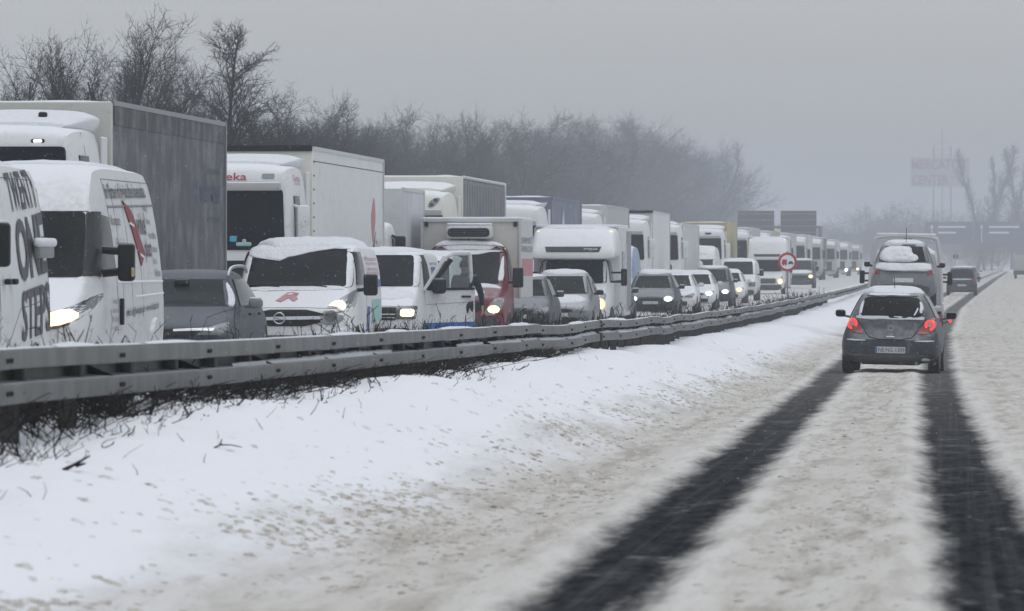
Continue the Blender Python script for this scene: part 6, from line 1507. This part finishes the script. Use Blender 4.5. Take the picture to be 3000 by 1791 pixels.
def back_sign(px, py, Y, rad, label):
    p = pix(px, py, Y); g = float(ground_z(np.array(p.x), np.array(Y))) - .1; r = thing('road_sign', label, 'road sign', (p.x, Y, g)); h = p.z - g
    MB().tube([(0, -.05, 0), (0, -.05, h + rad)], .04, 8).build('pole', M['lightgrey'], r); MB().lathe([(rad, 0), (rad, .02)], 30, 'y', (0, 0, h)).build('sign_plate', M['dark_sign'], r)
M['dark_sign'] = paint('sign_back', (.10, .10, .11), dirt=.2, dust=0)
back_sign(2660, 708, 330, .29, 'round sign back on a pole above the recovery truck'); back_sign(2800, 752, 420, .2, 'small faint round sign above the dark people carrier')
def gantry_back():
    Y = 560; r = thing('sign_gantry', 'two dark sign boards seen from behind over the lorry queue', 'sign gantry', (-16, Y, float(zroad(Y))))
    for px0, px1 in ((2161, 2268), (2287, 2392)):
        a = pix(px0, 618, Y); b = pix(px1, 690, Y)
        bd = MB().rbox(a.x + 16, b.x + 16, -.1, .1, b.z - r.location.z, a.z - r.location.z, .02, 1).build('sign_board', M['dark_sign'], r)
        for k in range(4):
            zz = b.z - r.location.z + (a.z - b.z) * (k + .5) / 4; MB().box(a.x + 16, b.x + 16, -.16, -.1, zz - .05, zz + .05).build('stiffener', M['trim'], bd, 0)
    zc = pix(2200, 665, Y).z - r.location.z
    MB().tube([(-6.2, .3, zc), (2.9, .3, zc)], .18, 8).build('cross_beam', M['trim'], r); 
    for x in (-6.0, 2.7): MB().tube([(x, .3, -1), (x, .3, zc)], .2, 8).build('post', M['trim'], r)
gantry_back()
def gantry_blue():
    Y = 1200; r = thing('direction_gantry', 'wide blue direction signs on a gantry fading in the haze', 'sign gantry', (6, Y, float(zroad(Y))))
    z0 = r.location.z
    M['sign_blue'] = paint('sign_blue', (.03, .05, .12), dirt=.1, dust=0)
    for px0, px1 in ((2710, 2850), (2854, 3010), (3014, 3160)):
        a = pix(px0, 650, Y); b = pix(px1, 716, Y); x0, x1, zt, zb = a.x - 6, b.x - 6, a.z - z0, b.z - z0
        bd = MB().rbox(x0, x1, -.08, .08, zb, zt, .02, 1).build('sign_board', M['sign_blue'], r)
        cx = x0 + (x1 - x0) * .14
        MB().prism([(cx - .07, zb + .5), (cx + .12, zb + .5), (cx + .12, zt - 1.3), (cx + .4, zt - 1.3), (cx, zt - .6), (cx - .4, zt - 1.3), (cx - .07, zt - 1.3)], 'y', -.10, -.085).build('arrow', M['sign_white'], bd, 0)
        for k in range(2): MB().box(x0 + (x1 - x0) * .28, x0 + (x1 - x0) * (.85 - .2 * k), -.10, -.085, zt - 1.3 - 1.2 * k, zt - .9 - 1.2 * k).build('name_line', M['sign_white'], bd, 0)
    zc = pix(2800, 700, Y).z - z0
    MB().tube([(-13, .3, zc), (21.2, .3, zc)], .3, 8).build('cross_beam', M['trim'], r)
    for x in (-12.8, 21.0): MB().tube([(x, .3, -1), (x, .3, zc)], .3, 8).build('post', M['trim'], r)
gantry_blue()
def centre_sign():
    Y = 1480; p = pix(2752, 560, Y); g = float(ground_z(np.array(p.x), np.array(Y))); r = thing('advertising_pylon', 'tall shopping-centre pylon with red letters fading in the haze', 'sign', (p.x, Y, g))
    def at(px, py): q = pix(px, py, Y); return q.x - p.x, q.z - g
    x0, zt = at(2668, 462); x1, zb = at(2840, 548)
    M['pylon_haze_grey'] = paint('pylon_haze_grey', (.46, .46, .47), dirt=.05, dust=0); M['pylon_hazy_red'] = paint('pylon_hazy_red', (.32, .20, .21), dirt=0, dust=0)  # haze put into the colours: board near haze grey, letters greyed
    bd = MB().rbox(x0, x1, -.3, .3, zb, zt, .03, 1).build('sign_board', M['pylon_haze_grey'], r)
    for s, py0, py1, ex in (('MERCATOR', 498, 466, 2832), ('CENTER', 543, 512, 2780)):
        a = at(2672, py0); b = at(ex, py1); vv, f = text_geo(s, .03)
        letters('lettering', [(a[0] + (b[0] - a[0]) * q[0], -.34, a[1] + (b[1] - a[1]) * q[1]) for q in vv], f, M['pylon_hazy_red'], bd, s, True)
    for px in (2735, 2786):
        x, z = at(px, 430); MB().tube([(x, 0, -1), (x, 0, z)], .14, 6).build('mast', M['dark_sign'], r)
    x, z = at(2760, 376); MB().tube([(x, 0, -1), (x, 0, z)], .10, 6).build('spire', M['dark_sign'], r)
    for py in (440, 455): a = at(2735, py); b = at(2786, py); MB().tube([(a[0], 0, a[1]), (b[0], 0, b[1])], .07, 6).build('cross_bar', M['dark_sign'], r)
    a = at(2735, 432); b = at(2760, 410); c = at(2786, 432); MB().tube([(a[0], 0, a[1]), (b[0], 0, b[1]), (c[0], 0, c[1])], .06, 6).build('brace', M['dark_sign'], r)
centre_sign()

# ------------------------------------------------------------------ falling snow: nobody could count the flakes
def snowfall(n=24000):
    r = np.random.RandomState(21)
    Y = 26 + 130 * r.rand(n) ** .62; px = -150 + 3300 * r.rand(n); py = -60 + 1800 * r.rand(n)
    d = np.array(CAM_R) @ np.stack([(px - 1500) / F, -(py - 895.5) / F, -np.ones(n)]); P = (d * (Y / d[1])).T + np.array([0, 0, ZC])
    P = P[P[:, 2] > ground_z(P[:, 0], P[:, 1]) + .05]; n = len(P)
    s = (.0018 + .0026 * r.rand(n))[:, None]; T = np.array([[0, 0, 1.3], [.94, 0, -.4], [-.47, .82, -.4], [-.47, -.82, -.4]])
    V = (P[:, None, :] + T[None] * s[:, None]).reshape(-1, 3)
    Q = (np.array([[0, 1, 2], [0, 2, 3], [0, 3, 1], [1, 3, 2]])[None] + (np.arange(n) * 4)[:, None, None]).reshape(-1, 3)
    o = link('falling_snow', np_mesh('falling_snow', V, Q, M['flake'], False)); tag(o, 'fine snowflakes falling in front of the queue', 'snow', kind='stuff')
M['flake'] = snow_mat('snowflake', (.86, .88, .9))
snowfall()
